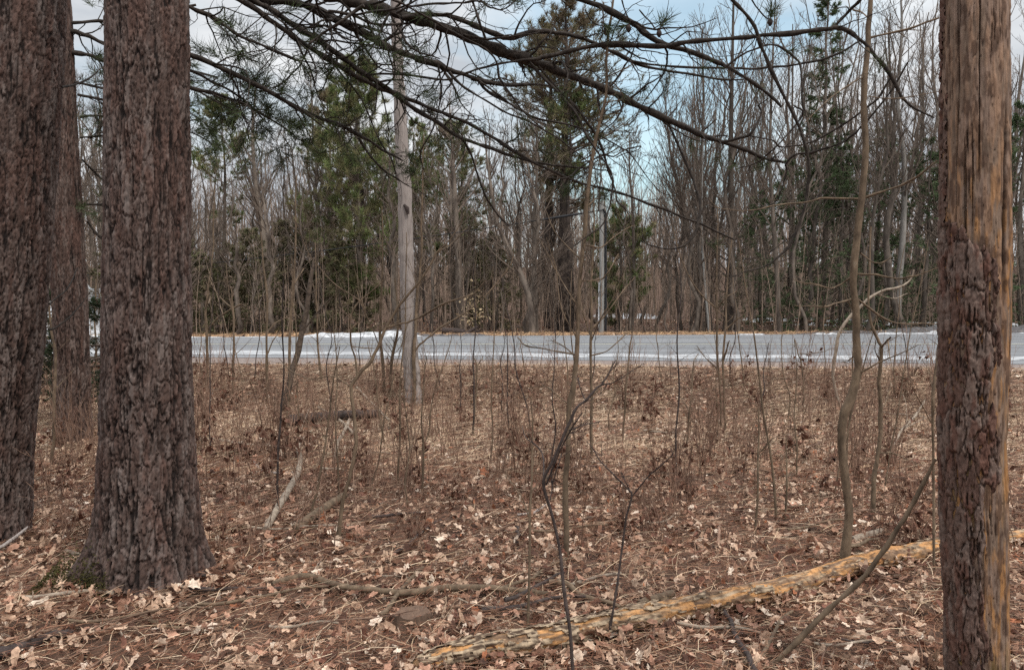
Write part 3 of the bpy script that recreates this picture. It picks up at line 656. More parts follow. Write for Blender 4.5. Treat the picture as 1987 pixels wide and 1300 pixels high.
# ---- right dead pine: bare wood, bark left on the lower left
snag = empty('dead_pine', (0, 0, 0))
tag(snag, 'dead pine at the right, upper half stripped to bare orange wood', 'dead tree')
def make_snag(D=2.8):
    rows = [(-900, 1838, 1962), (0, 1828, 1964), (200, 1826, 1965), (400, 1826, 1966), (600, 1824, 1968), (700, 1822, 1966), (850, 1822, 1958), (1000, 1826, 1962), (1150, 1832, 1962), (1300, 1836, 1964), (1500, 1838, 1970)]
    z, c, r = prof(D, rows)
    nu = 300; zs = np.concatenate([np.arange(-.15, 3.1, .0055), np.arange(3.1, 6.0, .05)]); u = np.arange(nu) / nu
    U, Z = np.meshgrid(u, zs); th = 2 * np.pi * U; ct, s_ = np.cos(th), np.sin(th)
    R = np.interp(Z, z, r) - .006; Cx = np.interp(Z, z, c)
    PHI = -math.atan2(float(c[3]), D)
    py = HOR - (Z - CAM_Z) / D * F                                     # photo row, for the bark outline only
    warp = (fbm(ct * 3, s_ * 3, Z * 3, 4) - .5)
    grain = fbm(ct * 9 + warp * 4, s_ * 9 + warp, Z * 8, 5)
    streak = fbm(ct * 30, s_ * 30, Z * 24, 4)
    crk = np.abs(fbm(ct * 4.2 + 5 + .25 * warp, s_ * 4.2, Z * .55 + 3, 3) - .5)
    crack = (1 - sstep(crk, .0, .014)) * sstep(fbm(ct * 3 + 9, s_ * 3, Z * 1.3), .47, .56)
    da = np.angle(np.exp(1j * (th - (math.radians(-84) + PHI + .10 * (fbm(Z * 3.0, Z * 0) - .5) - .035 * np.clip(Z - 1.9, -1, 2)))))
    crack = np.maximum(crack, (1 - sstep(np.abs(da), .006, .022)) * sstep(Z, 2.02, 2.1) * (fbm(Z * 12, Z * 0 + 4) > .38))
    da2 = np.angle(np.exp(1j * (th - math.radians(-34) - PHI - .1 * np.sin(Z * 3))))
    big = (1 - sstep(np.abs(da2), .03, .09)) * sstep(Z, 1.5, 1.8) * (1 - sstep(Z, 2.1, 2.45))
    crack = np.maximum(crack, big)
    f1, f2, idv = voro((U + (fbm(ct * 9, s_ * 9, Z * 9) - .5) * .03) % 1, Z + 20, 37, .05, 5, .5)
    dens_ = fbm(ct * 2.5, s_ * 2.5, Z * 2.5 + 3)
    hole = (1 - sstep(f1, .03, .03 + .10 * idv)) * (idv > 1.25 - dens_)
    pit = (1 - sstep(f1 + (fine0 := fbm(ct * 20, s_ * 20, Z * 14)) * .5, .25, .5)) * (idv < .5 * dens_ - .12)
    h = .010 * (grain - .5) + .006 * (streak - .5) - .016 * crack - .004 * hole + .015 * (fbm(ct * 1.5, s_ * 1.5, Z * 1.5) - .5) - .003 * pit
    RR = R + h
    A = np.array([.25, .155, .105]); B = np.array([.175, .12, .088]); O = np.array([.29, .145, .058]); G = np.array([.15, .10, .038]); K = np.array([.018, .010, .007])
    up = sstep(Z, 1.75, 2.35)[..., None]
    c1 = (O * (1 - up) + A * up); k2 = sstep(grain, .38, .62)[..., None]
    colr = c1 * k2 + B * (1 - k2)
    pk = (sstep(fbm(ct * 3.2, s_ * 3.2, Z * 9 + 7), .46, .62) * .6)[..., None]; colr = colr * (1 - pk) + np.array([.21, .145, .115]) * pk
    bl = (sstep(fbm(ct * 7 + 2, s_ * 7, Z * 20, 5), .50, .60) * .75)[..., None]; colr = colr * (1 - bl) + np.array([.075, .042, .028]) * bl
    gm = (sstep(fbm(ct * 2 + 1, s_ * 2, Z * 2), .42, .58)[..., None]) * (1 - sstep(Z, .9, 1.4))[..., None] * .85
    colr = colr * (1 - gm) + G * gm
    colr = colr * (.72 + .56 * streak[..., None])
    dk = np.clip(crack * .95 + hole * .9 + pit * .55, 0, 1)[..., None]
    colr = colr * (1 - dk) + K * dk
    V = np.stack([Cx + RR * ct, D + RR * s_, Z], -1); ny = len(zs)
    i = np.arange(ny - 1)[:, None]; j = np.arange(nu)[None]
    q = np.stack([i * nu + j, i * nu + (j + 1) % nu, (i + 1) * nu + (j + 1) % nu, (i + 1) * nu + j], -1).reshape(-1, 4)
    b_ = MB(); b_.add(V, q, col=colr.reshape(-1, 3)); b_.build('trunk', M['wood'], snag)
    # bark: covers angles from the back-left round to a ragged right boundary
    xr = np.array([(-900, .02), (0, .03), (150, .03), (300, .05), (430, .10), (455, .24), (475, .56), (520, .74), (650, .80), (700, .76), (760, .72), (850, .84), (900, .86), (960, .66), (1000, .55), (1100, .58), (1150, .64), (1250, .68), (1300, .66), (1600, .66)])
    fx = np.interp(py, xr[:, 0], xr[:, 1])                              # fraction of the visible width that is barked
    ang_r = -np.arccos(np.clip(2 * fx - 1, -1, 1))                     # boundary angle (negative = camera side)
    rel = np.angle(np.exp(1j * (th - math.pi - PHI)))                        # 0 at picture left; + towards camera side
    lim = (ang_r + math.pi)                                            # how far towards the camera the bark runs
    mask = np.where(rel > 0, lim - rel, 1.2 + rel) * 3 + (fbm(ct * 5, s_ * 5, Z * 7, 5) - .5) * 3.6
    wu = U + (fbm(ct * 3, s_ * 3, Z * 6, 3) - .5) * .09
    g1, g2, gid = voro((wu + (fbm(ct * 9, s_ * 9, Z * 14, 4) - .5) * .035) % 1, Z + (fbm(ct * 5, s_ * 5, Z * 9, 4) - .5) * .16 + 20, 16, .15, 9, .46)
    ge = g2 - g1 + (fbm(ct * 20, s_ * 20, Z * 34, 3) - .5) * .2
    e1, e2, eid = voro((wu + .004) % 1, Z + 20, 60, .022, 10)
    fine = fbm(ct * 30, s_ * 30, Z * 70, 3)
    hb = .011 * sstep(mask, 0, .22) + .012 * (sstep(ge, .0, .15) - .6) + .006 * (eid - .5) + .006 * (fine - .5) + .007 * (gid - .5) + .010 * (fbm(ct * 8, s_ * 8, Z * 8) - .5)
    holes = sstep(fbm(ct * 16, s_ * 16, Z * 22, 3), .62, .70)
    hb -= .010 * holes
    RB = R + hb - .004
    A = np.array([.118, .070, .054]); B = np.array([.17, .122, .10]); C2 = np.array([.125, .062, .045])
    m1 = sstep(gid, .2, .8)[..., None]; cb = A * (1 - m1) + B * m1
    m2 = (sstep(fbm(ct * 4, s_ * 4, Z * 11), .5, .62) * .8)[..., None]; cb = cb * (1 - m2) + C2 * m2
    dk = np.clip((1 - sstep(ge, -.02, .09)) * .9 + holes * .9 + (1 - sstep(e2 - e1, 0, .15)) * .35, 0, 1)[..., None]
    cb = (cb * (1 - dk) + K * dk) * (.7 + .6 * fine[..., None])
    V = np.stack([Cx + RB * ct, D + RB * s_, Z], -1).reshape(-1, 3)
    keep = mask.reshape(-1)
    fk = (keep[q] > -.02).all(1); q2 = q[fk]
    used = np.unique(q2); remap = -np.ones(len(V), int); remap[used] = np.arange(len(used))
    b_ = MB(); b_.add(V[used], remap[q2], col=cb.reshape(-1, 3)[used]); b_.build('bark', M['bark'], snag)
make_snag()

# ------------------------------------------------------------------ saplings traced from the photo
def gdist(px, py):
    """where the ray through (px,py) meets the ground"""
    Ds = np.linspace(2.0, 60, 4000); X = (px - CX) / F; Y = (CY - py) / F
    dy = math.cos(PITCH) + Y * math.sin(PITCH); dz = -math.sin(PITCH) + Y * math.cos(PITCH)
    z = CAM_Z + dz / dy * Ds; g = zg(X / dy * Ds, Ds)
    k = np.argmax(z <= g); return float(Ds[k]) if (z <= g).any() else 60.
def sapling(name, label, stem, branches, m='sap', D=None, Dtop=None, tw=12, cat='sapling', group=None, twl=.35, sides=8, tgrow=(.35, .95), minr=.0016, sub=2, tang=.7):
    x0, y0 = stem[0][:2]
    D = D or gdist(x0, y0); Dtop = Dtop or D + .1
    X, R = limb3d(stem, D, Dtop, .03, x0 * .1, wj=.1)
    gz = float(zg(X[0, 0], X[0, 1]))
    if X[0, 2] > gz - .02: X[0, 2] = gz - .03
    root = empty(name, X[0]); tag(root, label, cat, group)
    off = X[0].copy()
    b_ = MB(); b_.tubes(X - off, R, sides, cap=True)
    b_.build('stem', M[m], root)
    rg = np.random.default_rng(int(x0 * 7 + y0))
    for i, p in enumerate(branches):
        # start depth from nearest stem point
        pj = np.array([p[0][0], p[0][1]])
        sp = spline(stem); k = np.argmin(np.abs(sp[:, 1] - pj[1]) + .3 * np.abs(sp[:, 0] - pj[0])); Ds = X[k, 1]
        XX, RR = limb3d(p, Ds, Ds + rg.uniform(-.35, .35), .03, i)
        b_ = MB(); b_.tubes(XX - off, RR, 6)
        Q, Rq = grow((XX - off)[None], RR[None], 5, .3, .95, .7, .35, .5, .3, .15, 5, rg, curl=.4, minr=minr)
        b_.tubes(Q, np.minimum(Rq, .003), 4)
        b_.build('branch', M[m], root)
    if tw:
        Q, Rq = grow((X - off)[None], R[None], tw, tgrow[0], tgrow[1], tang, 1, .35, .35, .10, 7, rg, curl=.4, minr=minr, lfix=twl)
        b_ = MB(); b_.tubes(Q, np.minimum(Rq, .006), 4)
        if sub:
            Q2, R2 = grow(Q, Rq, sub, .3, .95, .7, .5, .6, .3, .12, 5, rg, curl=.4, minr=minr); b_.tubes(Q2, np.minimum(R2, .003), 3)
        b_.build('crown', M[m], root)
    return root

sapling('sapling', 'tall smooth brown sapling with an S-bend just left of the dead pine', [(1638, 1110, 24), (1641, 1060, 19), (1647, 1000, 17), (1641, 930, 16), (1633, 860, 16), (1636, 810, 17), (1650, 775, 17), (1661, 735, 15), (1665, 690, 14), (1661, 650, 14), (1661, 600, 14), (1655, 545, 14), (1662, 470, 14), (1672, 380, 13), (1680, 290, 12), (1676, 200, 12), (1680, 130, 11), (1685, 60, 10), (1689, 0, 9), (1693, -90, 8), (1700, -250, 6)],
  [[(1664, 532, 4), (1700, 534, 4), (1740, 541, 3), (1772, 536, 3), (1800, 527, 2.5), (1822, 519, 2)], [(1652, 538, 4), (1630, 552, 3), (1611, 559, 3), (1580, 551, 2.5), (1560, 550, 2), (1540, 543, 1.5)],
   [(1652, 581, 4), (1625, 588, 3), (1600, 595, 3), (1570, 594, 2), (1541, 593, 1.5)], [(1665, 582, 4), (1690, 600, 4), (1725, 623, 3.5), (1760, 628, 3), (1818, 629, 2.5)],
   [(1664, 386, 4), (1602, 385, 3.5), (1562, 392, 3), (1501, 399, 2.5), (1451, 409, 2), (1411, 407, 1.5), (1380, 399, 1)], [(1680, 383, 5), (1740, 362, 4), (1780, 343, 4), (1818, 312, 3)],
   [(1690, 74, 4), (1762, 56, 4), (1822, 36, 3)], [(1684, 187, 2), (1742, 192, 2), (1820, 177, 1.5)], [(1670, 490, 3), (1690, 507, 3), (1711, 509, 2.5), (1731, 499, 2)], [(1655, 692, 3), (1645, 700, 2), (1638, 703, 1)],
   [(1688, 40, 3), (1672, 25, 3), (1655, 20, 3)], [(1676, 150, 3), (1640, 170, 2.5), (1600, 200, 2), (1560, 240, 1.5)]], tw=5)
sapling('sapling', 'slender light brown sapling rising through the centre, right of the dark forked stem', [(1097, 1092, 12), (1099, 1040, 11), (1096, 960, 11), (1100, 900, 10), (1103, 840, 10), (1105, 790, 10), (1112, 750, 10), (1118, 700, 9), (1121, 640, 9), (1122, 580, 8), (1127, 520, 8), (1134, 460, 8), (1138, 400, 8), (1146, 330, 7), (1152, 290, 7), (1163, 240, 6), (1175, 190, 5), (1177, 120, 5), (1181, 60, 5), (1190, 0, 4), (1197, -60, 3)],
  [[(1124, 545, 3), (1160, 544, 3), (1178, 530, 2.5), (1200, 492, 2)], [(1132, 476, 3), (1165, 480, 3), (1185, 465, 2.5), (1210, 447, 2), (1232, 437, 1.5)], [(1118, 688, 3), (1060, 678, 3), (1020, 670, 2.5), (1004, 655, 1.5)],
   [(1121, 660, 3), (1090, 600, 2.5), (1078, 520, 2), (1060, 460, 1.5)], [(1122, 595, 2.5), (1080, 528, 2), (1050, 470, 1.5)], [(1128, 505, 2.5), (1080, 455, 2), (1060, 410, 1.5)], [(1175, 200, 2.5), (1210, 190, 2), (1190, 160, 1.5)], [(1177, 150, 2.5), (1230, 125, 2)], [(1121, 692, 3), (1080, 664, 2), (1060, 660, 1)], [(1105, 785, 2.5), (1060, 750, 2), (1025, 752, 1.5)]], tw=10)
sapling('sapling', 'thin straight stem just right of the central sapling, branching above the road', [(1149, 895, 6), (1147, 830, 6), (1148, 760, 5.5), (1146, 700, 5), (1147, 640, 5), (1147, 560, 4), (1150, 500, 4), (1153, 430, 3), (1150, 350, 2)],
  [[(1147, 655, 3), (1134, 620, 3), (1125, 585, 2)], [(1147, 640, 3), (1175, 610, 3), (1205, 570, 2.5), (1232, 538, 2)], [(1146, 690, 3), (1180, 680, 2.5), (1212, 650, 2), (1240, 640, 1)], [(1148, 660, 3), (1165, 620, 2.5), (1200, 560, 2), (1212, 520, 1.5)], [(1147, 770, 3), (1170, 745, 2.5), (1190, 700, 2)]], tw=10)
sapling('sapling', 'thin blackish forked stem in the foreground centre, leaning right above a kink', [(1113, 1345, 8), (1112, 1300, 7), (1107, 1230, 7), (1095, 1150, 7), (1085, 1060, 6), (1070, 1000, 6), (1057, 955, 6), (1055, 928, 6), (1075, 890, 6), (1090, 855, 6), (1105, 820, 6), (1120, 790, 5), (1137, 777, 5), (1155, 755, 4), (1168, 745, 3), (1182, 722, 2.5), (1195, 698, 2)],
  [[(1137, 780, 3), (1124, 750, 2), (1120, 730, 1.5)], [(1166, 747, 3), (1190, 742, 2), (1222, 722, 1.5), (1250, 705, 1)], [(1105, 835, 3), (1130, 826, 2.5), (1165, 817, 1.5)], [(1090, 880, 2.5), (1075, 930, 2), (1066, 972, 1.5)], [(1056, 935, 3), (1052, 880, 3), (1022, 850, 2), (1013, 827, 1.5)], [(1060, 940, 3), (1095, 855, 3), (1130, 800, 2)]], m='sapdark', tw=4, twl=.2)
sapling('sapling', 'thin dark Y-forked stem standing in front of the fallen log, left of its middle', [(1178, 1250, 6), (1190, 1180, 5), (1205, 1080, 4.5), (1216, 1000, 4), (1226, 962, 4), (1218, 948, 3), (1195, 925, 3), (1170, 900, 2.5), (1150, 870, 2), (1138, 855, 1.5)],
  [[(1227, 962, 3), (1262, 920, 2.5), (1300, 887, 2), (1308, 872, 1)], [(1222, 955, 2.5), (1212, 930, 2), (1205, 915, 1)]], m='sapdark', tw=3, twl=.2)
sapling('sapling', 'curly brown sapling right of the big mossy pine, kinked at road height', [(655, 1062, 10), (660, 1010, 8), (668, 960, 7), (680, 920, 7), (688, 880, 7), (690, 840, 7), (686, 800, 6.5), (682, 765, 6.5), (683, 745, 7), (700, 722, 7), (717, 705, 7), (728, 685, 6), (738, 660, 6), (760, 615, 5), (782, 583, 5), (805, 557, 4.5), (831, 520, 4), (849, 488, 3), (873, 466, 2), (900, 420, 1.5)],
  [[(748, 636, 4), (780, 628, 3.5), (807, 619, 3.5), (871, 585, 3), (917, 571, 3), (943, 543, 2)], [(692, 732, 4), (690, 700, 4), (682, 671, 3.5), (680, 637, 3.5), (680, 615, 3), (694, 589, 3), (726, 561, 2.5), (748, 540, 2)],
   [(681, 639, 3), (702, 617, 3), (708, 601, 3), (694, 581, 2.5), (642, 545, 2.5), (601, 494, 2), (581, 450, 2), (560, 400, 1)], [(682, 752, 3), (660, 737, 2.5), (642, 730, 2.5), (602, 735, 2), (569, 723, 2), (541, 695, 1.5)], [(849, 490, 2), (880, 470, 2), (905, 440, 1)], [(683, 672, 2), (700, 674, 2), (727, 676, 1.5)]], m='sap', tw=8)
sapling('dead_tree', 'dark leaning dead stem left of the grey pole, broken off above the road', [(543, 803, 13), (556, 765, 12), (566, 722, 12), (576, 690, 12), (586, 645, 11), (594, 605, 10), (600, 565, 9), (605, 530, 7), (610, 500, 3)], [[(598, 570, 3), (585, 540, 2), (575, 500, 1)], [(590, 640, 3), (620, 600, 2), (650, 570, 1)]], m='sapmid', tw=4, cat='dead tree')
sapling('sapling', 'thin brown stem growing against the right side of the leaning grey pole', [(803, 790, 8), (804, 740, 7), (803, 690, 7), (806, 640, 6), (809, 581, 5), (814, 540, 5), (817, 500, 4), (818, 440, 4), (820, 340, 3), (822, 260, 2)],
  [[(803, 684, 4), (815, 668, 4), (831, 655, 4), (861, 631, 3.5), (897, 611, 3.5), (937, 579, 3), (982, 527, 2.5), (1000, 490, 1.5)]], D=10.55, tw=12, twl=.7)
sapling('sapling', 'pale bent stem arching right behind the S-bend sapling', [(1640, 805, 8), (1626, 775, 7), (1618, 745, 6), (1617, 715, 6), (1620, 690, 6), (1628, 648, 6), (1645, 620, 6), (1667, 597, 6), (1700, 570, 5), (1740, 558, 4), (1765, 545, 3.5), (1773, 523, 3)], [[(1700, 569, 3), (1730, 580, 2), (1760, 570, 1.5)]], m='paletwig', D=9.6, tw=0)
sapling('sapling', 'forked brown sapling between the S-bend sapling and the dead pine', [(1693, 1008, 11), (1695, 960, 9), (1697, 920, 9), (1704, 880, 8), (1708, 830, 8), (1708, 780, 8), (1706, 730, 7), (1711, 680, 7), (1706, 665, 6), (1696, 645, 6), (1690, 625, 5), (1685, 590, 4), (1688, 520, 4), (1690, 440, 3)],
  [[(1709, 675, 4), (1722, 660, 3.5), (1727, 655, 3)], [(1722, 660, 3), (1726, 690, 2), (1732, 720, 1.5)], [(1708, 700, 3), (1698, 680, 2), (1699, 660, 1.5)], [(1703, 880, 5), (1716, 879, 4), (1735, 880, 3), (1780, 900, 2)], [(1709, 800, 3), (1722, 770, 2), (1728, 740, 1.5)], [(1691, 630, 2), (1710, 600, 2), (1715, 580, 1)]], tw=5)
sapling('sapling', 'left stem of the pair of thin saplings right of centre', [(1400, 835, 5.5), (1398, 760, 5), (1392, 700, 4.5), (1391, 600, 4), (1391, 500, 3), (1393, 400, 2)], [[(1391, 600, 3), (1350, 560, 2.5), (1320, 500, 2), (1305, 440, 1)], [(1391, 603, 3), (1405, 580, 2.5), (1430, 565, 2)], [(1392, 715, 2.5), (1365, 690, 2), (1352, 670, 1)]], tw=12)
sapling('sapling', 'right stem of the pair of thin saplings right of centre', [(1407, 840, 5), (1405, 760, 4.5), (1403, 700, 4.5), (1408, 620, 4), (1412, 540, 3), (1420, 450, 2)], [[(1408, 640, 3), (1430, 620, 3), (1442, 610, 2.5), (1437, 600, 1)], [(1403, 700, 3), (1415, 660, 2)]], tw=12)
more = [
 ('pale brown stem nearest the right side of the mossy pine trunk', [(400, 738, 6), (402, 690, 6), (401, 640, 5.5), (399, 600, 5), (404, 560, 4), (412, 500, 3), (414, 440, 3), (416, 360, 2)], [[(402, 640, 3), (425, 615, 3), (452, 598, 3), (470, 590, 2)], [(404, 590, 2.5), (408, 575, 2)]]),
 ('second brown stem right of the mossy pine trunk', [(450, 775, 6), (452, 740, 5), (453, 690, 5), (454, 640, 4), (452, 598, 4), (448, 560, 2)], [[(452, 600, 3), (420, 570, 2), (405, 540, 2)]]),
 ('brown stem between the second stem and the dark leaning stem', [(520, 760, 5), (518, 700, 4.5), (517, 640, 4), (519, 580, 4), (512, 520, 3), (505, 450, 2)], [[(518, 690, 3), (530, 660, 2), (545, 640, 1)]]),
 ('straight thin stem just left of the leaning dark stem', [(563, 785, 5), (562, 700, 5), (565, 610, 4.5), (571, 540, 4), (573, 440, 3), (575, 340, 2)], [[(565, 612, 3), (530, 630, 2), (515, 650, 1)], [(571, 550, 3), (590, 520, 2)]]),
 ('thin stem crossing the snow bank, right of the leaning dark stem', [(625, 745, 5), (621, 715, 4.5), (616, 680, 4), (615, 630, 3.5), (613, 560, 3), (612, 470, 2)], [[(615, 650, 2.5), (640, 620, 2)]]),
 ('first of two brown stems just left of the grey pole', [(745, 765, 7), (744, 720, 6), (740, 680, 6), (736, 640, 5), (740, 560, 4), (742, 480, 3), (741, 400, 2)], [[(740, 680, 3), (722, 640, 2), (700, 590, 2), (690, 560, 1)]]),
 ('lighter one of the two brown stems just left of the grey pole', [(755, 770, 7), (757, 730, 6), (761, 690, 6), (770, 650, 5), (772, 600, 4), (766, 540, 3)], []),
 ('thin twiggy shoot standing before the road right of the grey pole', [(918, 850, 4), (921, 800, 3.5), (924, 750, 3), (925, 710, 3), (918, 690, 1.5)], [[(925, 712, 2), (932, 700, 2), (937, 692, 1)]]),
 ('straight brown shoot left of the pair of thin saplings', [(1208, 860, 4), (1212, 800, 4), (1216, 740, 3.5), (1222, 680, 3), (1228, 630, 2)], []),
 ('thin straight shoot standing between the central saplings and the thin pair', [(1330, 880, 4), (1336, 820, 4), (1342, 760, 3), (1346, 700, 2.5)], [[(1346, 700, 2), (1354, 688, 1.5)], [(1338, 800, 2), (1320, 770, 1)]]),
 ('brown shoot rising before the white line right of the thin pair', [(1557, 800, 4), (1560, 760, 3.5), (1556, 710, 3), (1550, 690, 2.5), (1542, 658, 1.5)], [[(1551, 686, 2), (1580, 686, 1.5), (1620, 676, 1)]]),
 ('straight reddish shoot in the right foreground, left of the S-bend sapling', [(1465, 1040, 5), (1470, 960, 4.5), (1472, 860, 4), (1471, 790, 2)], [[(1472, 880, 2.5), (1500, 850, 1.5)]]),
 ('thin reddish shoot right beside the first reddish foreground shoot', [(1524, 1010, 5), (1527, 940, 4), (1525, 850, 2)], [[(1527, 930, 2), (1510, 900, 1)]]),
 ('brown shoot standing left of the dark forked stem in the centre', [(1024, 1215, 6), (1027, 1120, 5), (1028, 1010, 5), (1032, 930, 4), (1033, 850, 3), (1031, 770, 2)], [[(1028, 1010, 3), (1010, 960, 2), (975, 920, 1.5)]]),
 ('reddish shoot left of the fallen log end', [(820, 960, 4), (822, 880, 4), (818, 800, 3), (824, 720, 2), (828, 690, 1.5)], []),
 ('stem leaning left across the foot of the small young spruces', [(193, 800, 5), (190, 740, 4), (186, 690, 4), (184, 620, 3), (186, 540, 2)], []),
 ('smooth grey shoot close behind the mossy pine, left of it', [(98, 905, 7), (104, 850, 6), (105, 760, 6), (108, 690, 5), (100, 640, 4), (92, 560, 3)], []),
 ('thin bent shoot touching the left side of the dead pine', [(1812, 1110, 5), (1812, 960, 5), (1810, 850, 5), (1811, 770, 6), (1818, 700, 5), (1822, 660, 3)], [[(1812, 830, 2), (1790, 790, 2), (1760, 740, 1.5), (1740, 728, 1)]]),
]
for lab, st, br in more: sapling('sapling', lab, st, br, tw=9, twl=.35, m='sap', group='thin leafless shoots between the pines and the road')

# ------------------------------------------------------------------ poles and wires
pole = empty('utility_pole', (0, 0, 0)); tag(pole, 'weathered grey wooden pole leaning slightly left, standing on the near verge before the road', 'pole')
X, R = limb3d([(806, 800, 36), (803, 775, 34), (800, 740, 32), (797, 700, 31), (794, 640, 29), (791, 560, 29), (788, 480, 28), (786, 400, 27), (780, 300, 25), (776, 200, 23), (771, 100, 21), (768, 0, 20), (764, -120, 19), (762, -260, 18)], 10.7, 10.7, 0, 3, 6, .05)
X[0, 2] = -.1
b_ = MB(); n = 28; k = len(X); a = np.arange(n) * 2 * np.pi / n
Xr = spline(X, 6); Rr = np.interp(np.linspace(0, 1, len(Xr)), np.linspace(0, 1, k), R); k = len(Xr)
A_, Z_ = np.meshgrid(a, Xr[:, 2])
foot = np.exp(-np.clip(Z_, 0, 9) / .45)
rad = Rr[:, None] * (1 + .05 * (fbm(np.cos(A_) * 2, np.sin(A_) * 2, Z_ * 1.5) - .5) + .05 * foot * np.cos(3 * A_ + .7)) + .008 * (fbm(np.cos(A_) * 8, np.sin(A_) * 8, Z_ * 1.2) - .5)
V = np.stack([Xr[:, 0][:, None] + rad * np.cos(A_), Xr[:, 1][:, None] + rad * np.sin(A_), Z_], -1)
i = np.arange(k - 1)[:, None]; j = np.arange(n)[None]
q = np.stack([i * n + j, i * n + (j + 1) % n, (i + 1) * n + (j + 1) % n, (i + 1) * n + j], -1).reshape(-1, 4)
b_.add(V, q); b_.build('shaft', M['pole'], pole)
b_ = MB(); p = W(784, 398, 10.6); b_.tubes(np.array([p, p + [.05, -.02, -.05], p + [.06, -.02, -.13]]), [.02, .03, .018], 7, cap=True); b_.build('knot_stub', M['sapdark'], pole)

pole2 = empty('utility_pole', (0, 0, 0)); tag(pole2, 'straight grey service pole with a flat top on the far side of the road', 'pole')
bx = W(1167, 652, 24.2); gz = float(zg(bx[0], 24.2))
b_ = MB(); top = W(1168, 391, 24.2)
b_.tubes(np.array([[bx[0], 24.2, gz - .1], [bx[0] + .01, 24.2, 2.2], [top[0], 24.2, top[2]]]), [.098, .090, .082], 14, cap=True); b_.build('shaft', M['pole2'], pole2)
b_ = MB(); b_.tubes(np.array([[bx[0] + .13, 24.12, gz], [bx[0] + .125, 24.12, 2.4], [top[0] + .11, 24.12, top[2] - .4], [top[0] + .03, 24.1, top[2] - .25]]), [.035] * 4, 8); b_.build('cable_riser', M['cable'], pole2)
b_ = MB(); b_.tubes(np.array([[bx[0] - .11, 24.1, gz + .3], [bx[0] - .10, 24.1, 2.1]]), [.022] * 2, 8, cap=True); b_.build('plastic_guard', M['snow'], pole2)

def wire(name, label, A, B, sag, r=.009, extra=None):
    t = np.linspace(0, 1, 40)[:, None]; P = A * (1 - t) + B * t; P[:, 2] -= sag * 4 * (t * (1 - t))[:, 0]
    b_ = MB(); b_.tubes(P, np.full(40, r), 6)
    if extra is None:
        o = b_.build(name, M['cable']); tag(o, label, 'wire'); return o
    root = empty(name, tuple(A)); root.location = (0, 0, 0); tag(root, label, 'wire')
    b_.build('cable', M['cable'], root)
    k = extra; b2 = MB(); b2.tubes(P[k:k + 3], [.03, .045, .03], 10, cap=True); b2.build('splice_case', M['cable'], root)
    return root
wire('overhead_wire', 'black cable with a thick splice running left from the far service pole', W(1168, 408, 24.1), W(-150, 556, 27), .32, .016, 1)
wire('overhead_wire', 'fine wire slanting down to the left from the top of the leaning grey pole', W(765, -86, 10.7), W(60, 380, 14), .02, .004)

# ------------------------------------------------------------------ ground clutter: logs, limbs, sticks, stump
def lay(pts, lift=0.0):
    """(px,py,wpx) on the ground -> centre line lying on it"""
    P = spline(pts, 6); X = []; R = []
    for x, y, wv in P:
        D = gdist(x, y); r = wv / 2 / F * D
        p = W(x, y, D); X.append([p[0], D + r * .3, float(zg(p[0], D)) + r * .75 + lift + .02]); R.append(r)
    return np.array(X), np.array(R)
def logmesh(root, name, X, R, m, n=26, seed=0, rough=.06, colf=None, mask=None, off=0.0, cap=True):
    Xs = spline(X, 9 if n > 50 else 4); k = len(Xs); Rs = np.interp(np.linspace(0, 1, k), np.linspace(0, 1, len(R)), R)
    T = np.gradient(Xs, axis=0); T /= np.linalg.norm(T, axis=1, keepdims=True)
    U = np.cross(np.array([0, 0, 1.]), T); U /= np.linalg.norm(U, axis=1, keepdims=True); V_ = np.cross(T, U)
    s = np.concatenate([[0], np.cumsum(np.linalg.norm(np.diff(Xs, axis=0), axis=1))])
    A_, S_ = np.meshgrid(np.arange(n) * 2 * np.pi / n, s)
    ca, sa = np.cos(A_), np.sin(A_)
    h = rough * Rs[:, None] * (fbm(ca * 3 + seed, sa * 3, S_ * 12) - .5) * 2 + off
    rad = Rs[:, None] + h
    V = Xs[:, None] + rad[..., None] * (ca[..., None] * U[:, None] + sa[..., None] * V_[:, None])
    i = np.arange(k - 1)[:, None]; j = np.arange(n)[None]
    q = np.stack([i * n + j, i * n + (j + 1) % n, (i + 1) * n + (j + 1) % n, (i + 1) * n + j], -1).reshape(-1, 4)
    colr = colf(ca, sa, S_, A_) if colf else None
    V = V.reshape(-1, 3)
    b_ = MB()
    if mask is not None:
        mk = mask(ca, sa, S_, A_).reshape(-1); q = q[(mk[q] > 0).all(1)]
        used = np.unique(q); rm = -np.ones(len(V), int); rm[used] = np.arange(len(used))
        b_.add(V[used], rm[q], col=None if colr is None else colr.reshape(-1, 3)[used])
    else:
        b_.add(V, q, col=None if colr is None else colr.reshape(-1, 3))
        if cap:
            for r_ in (0, k - 1):
                ring = V.reshape(k, n, 3)[r_]
                b_.add(np.vstack([ring, ring.mean(0)]), tris=[(n, m_, (m_ + 1) % n) for m_ in range(n)], col=(.42, .27, .15))
    return b_.build(name, m, root)
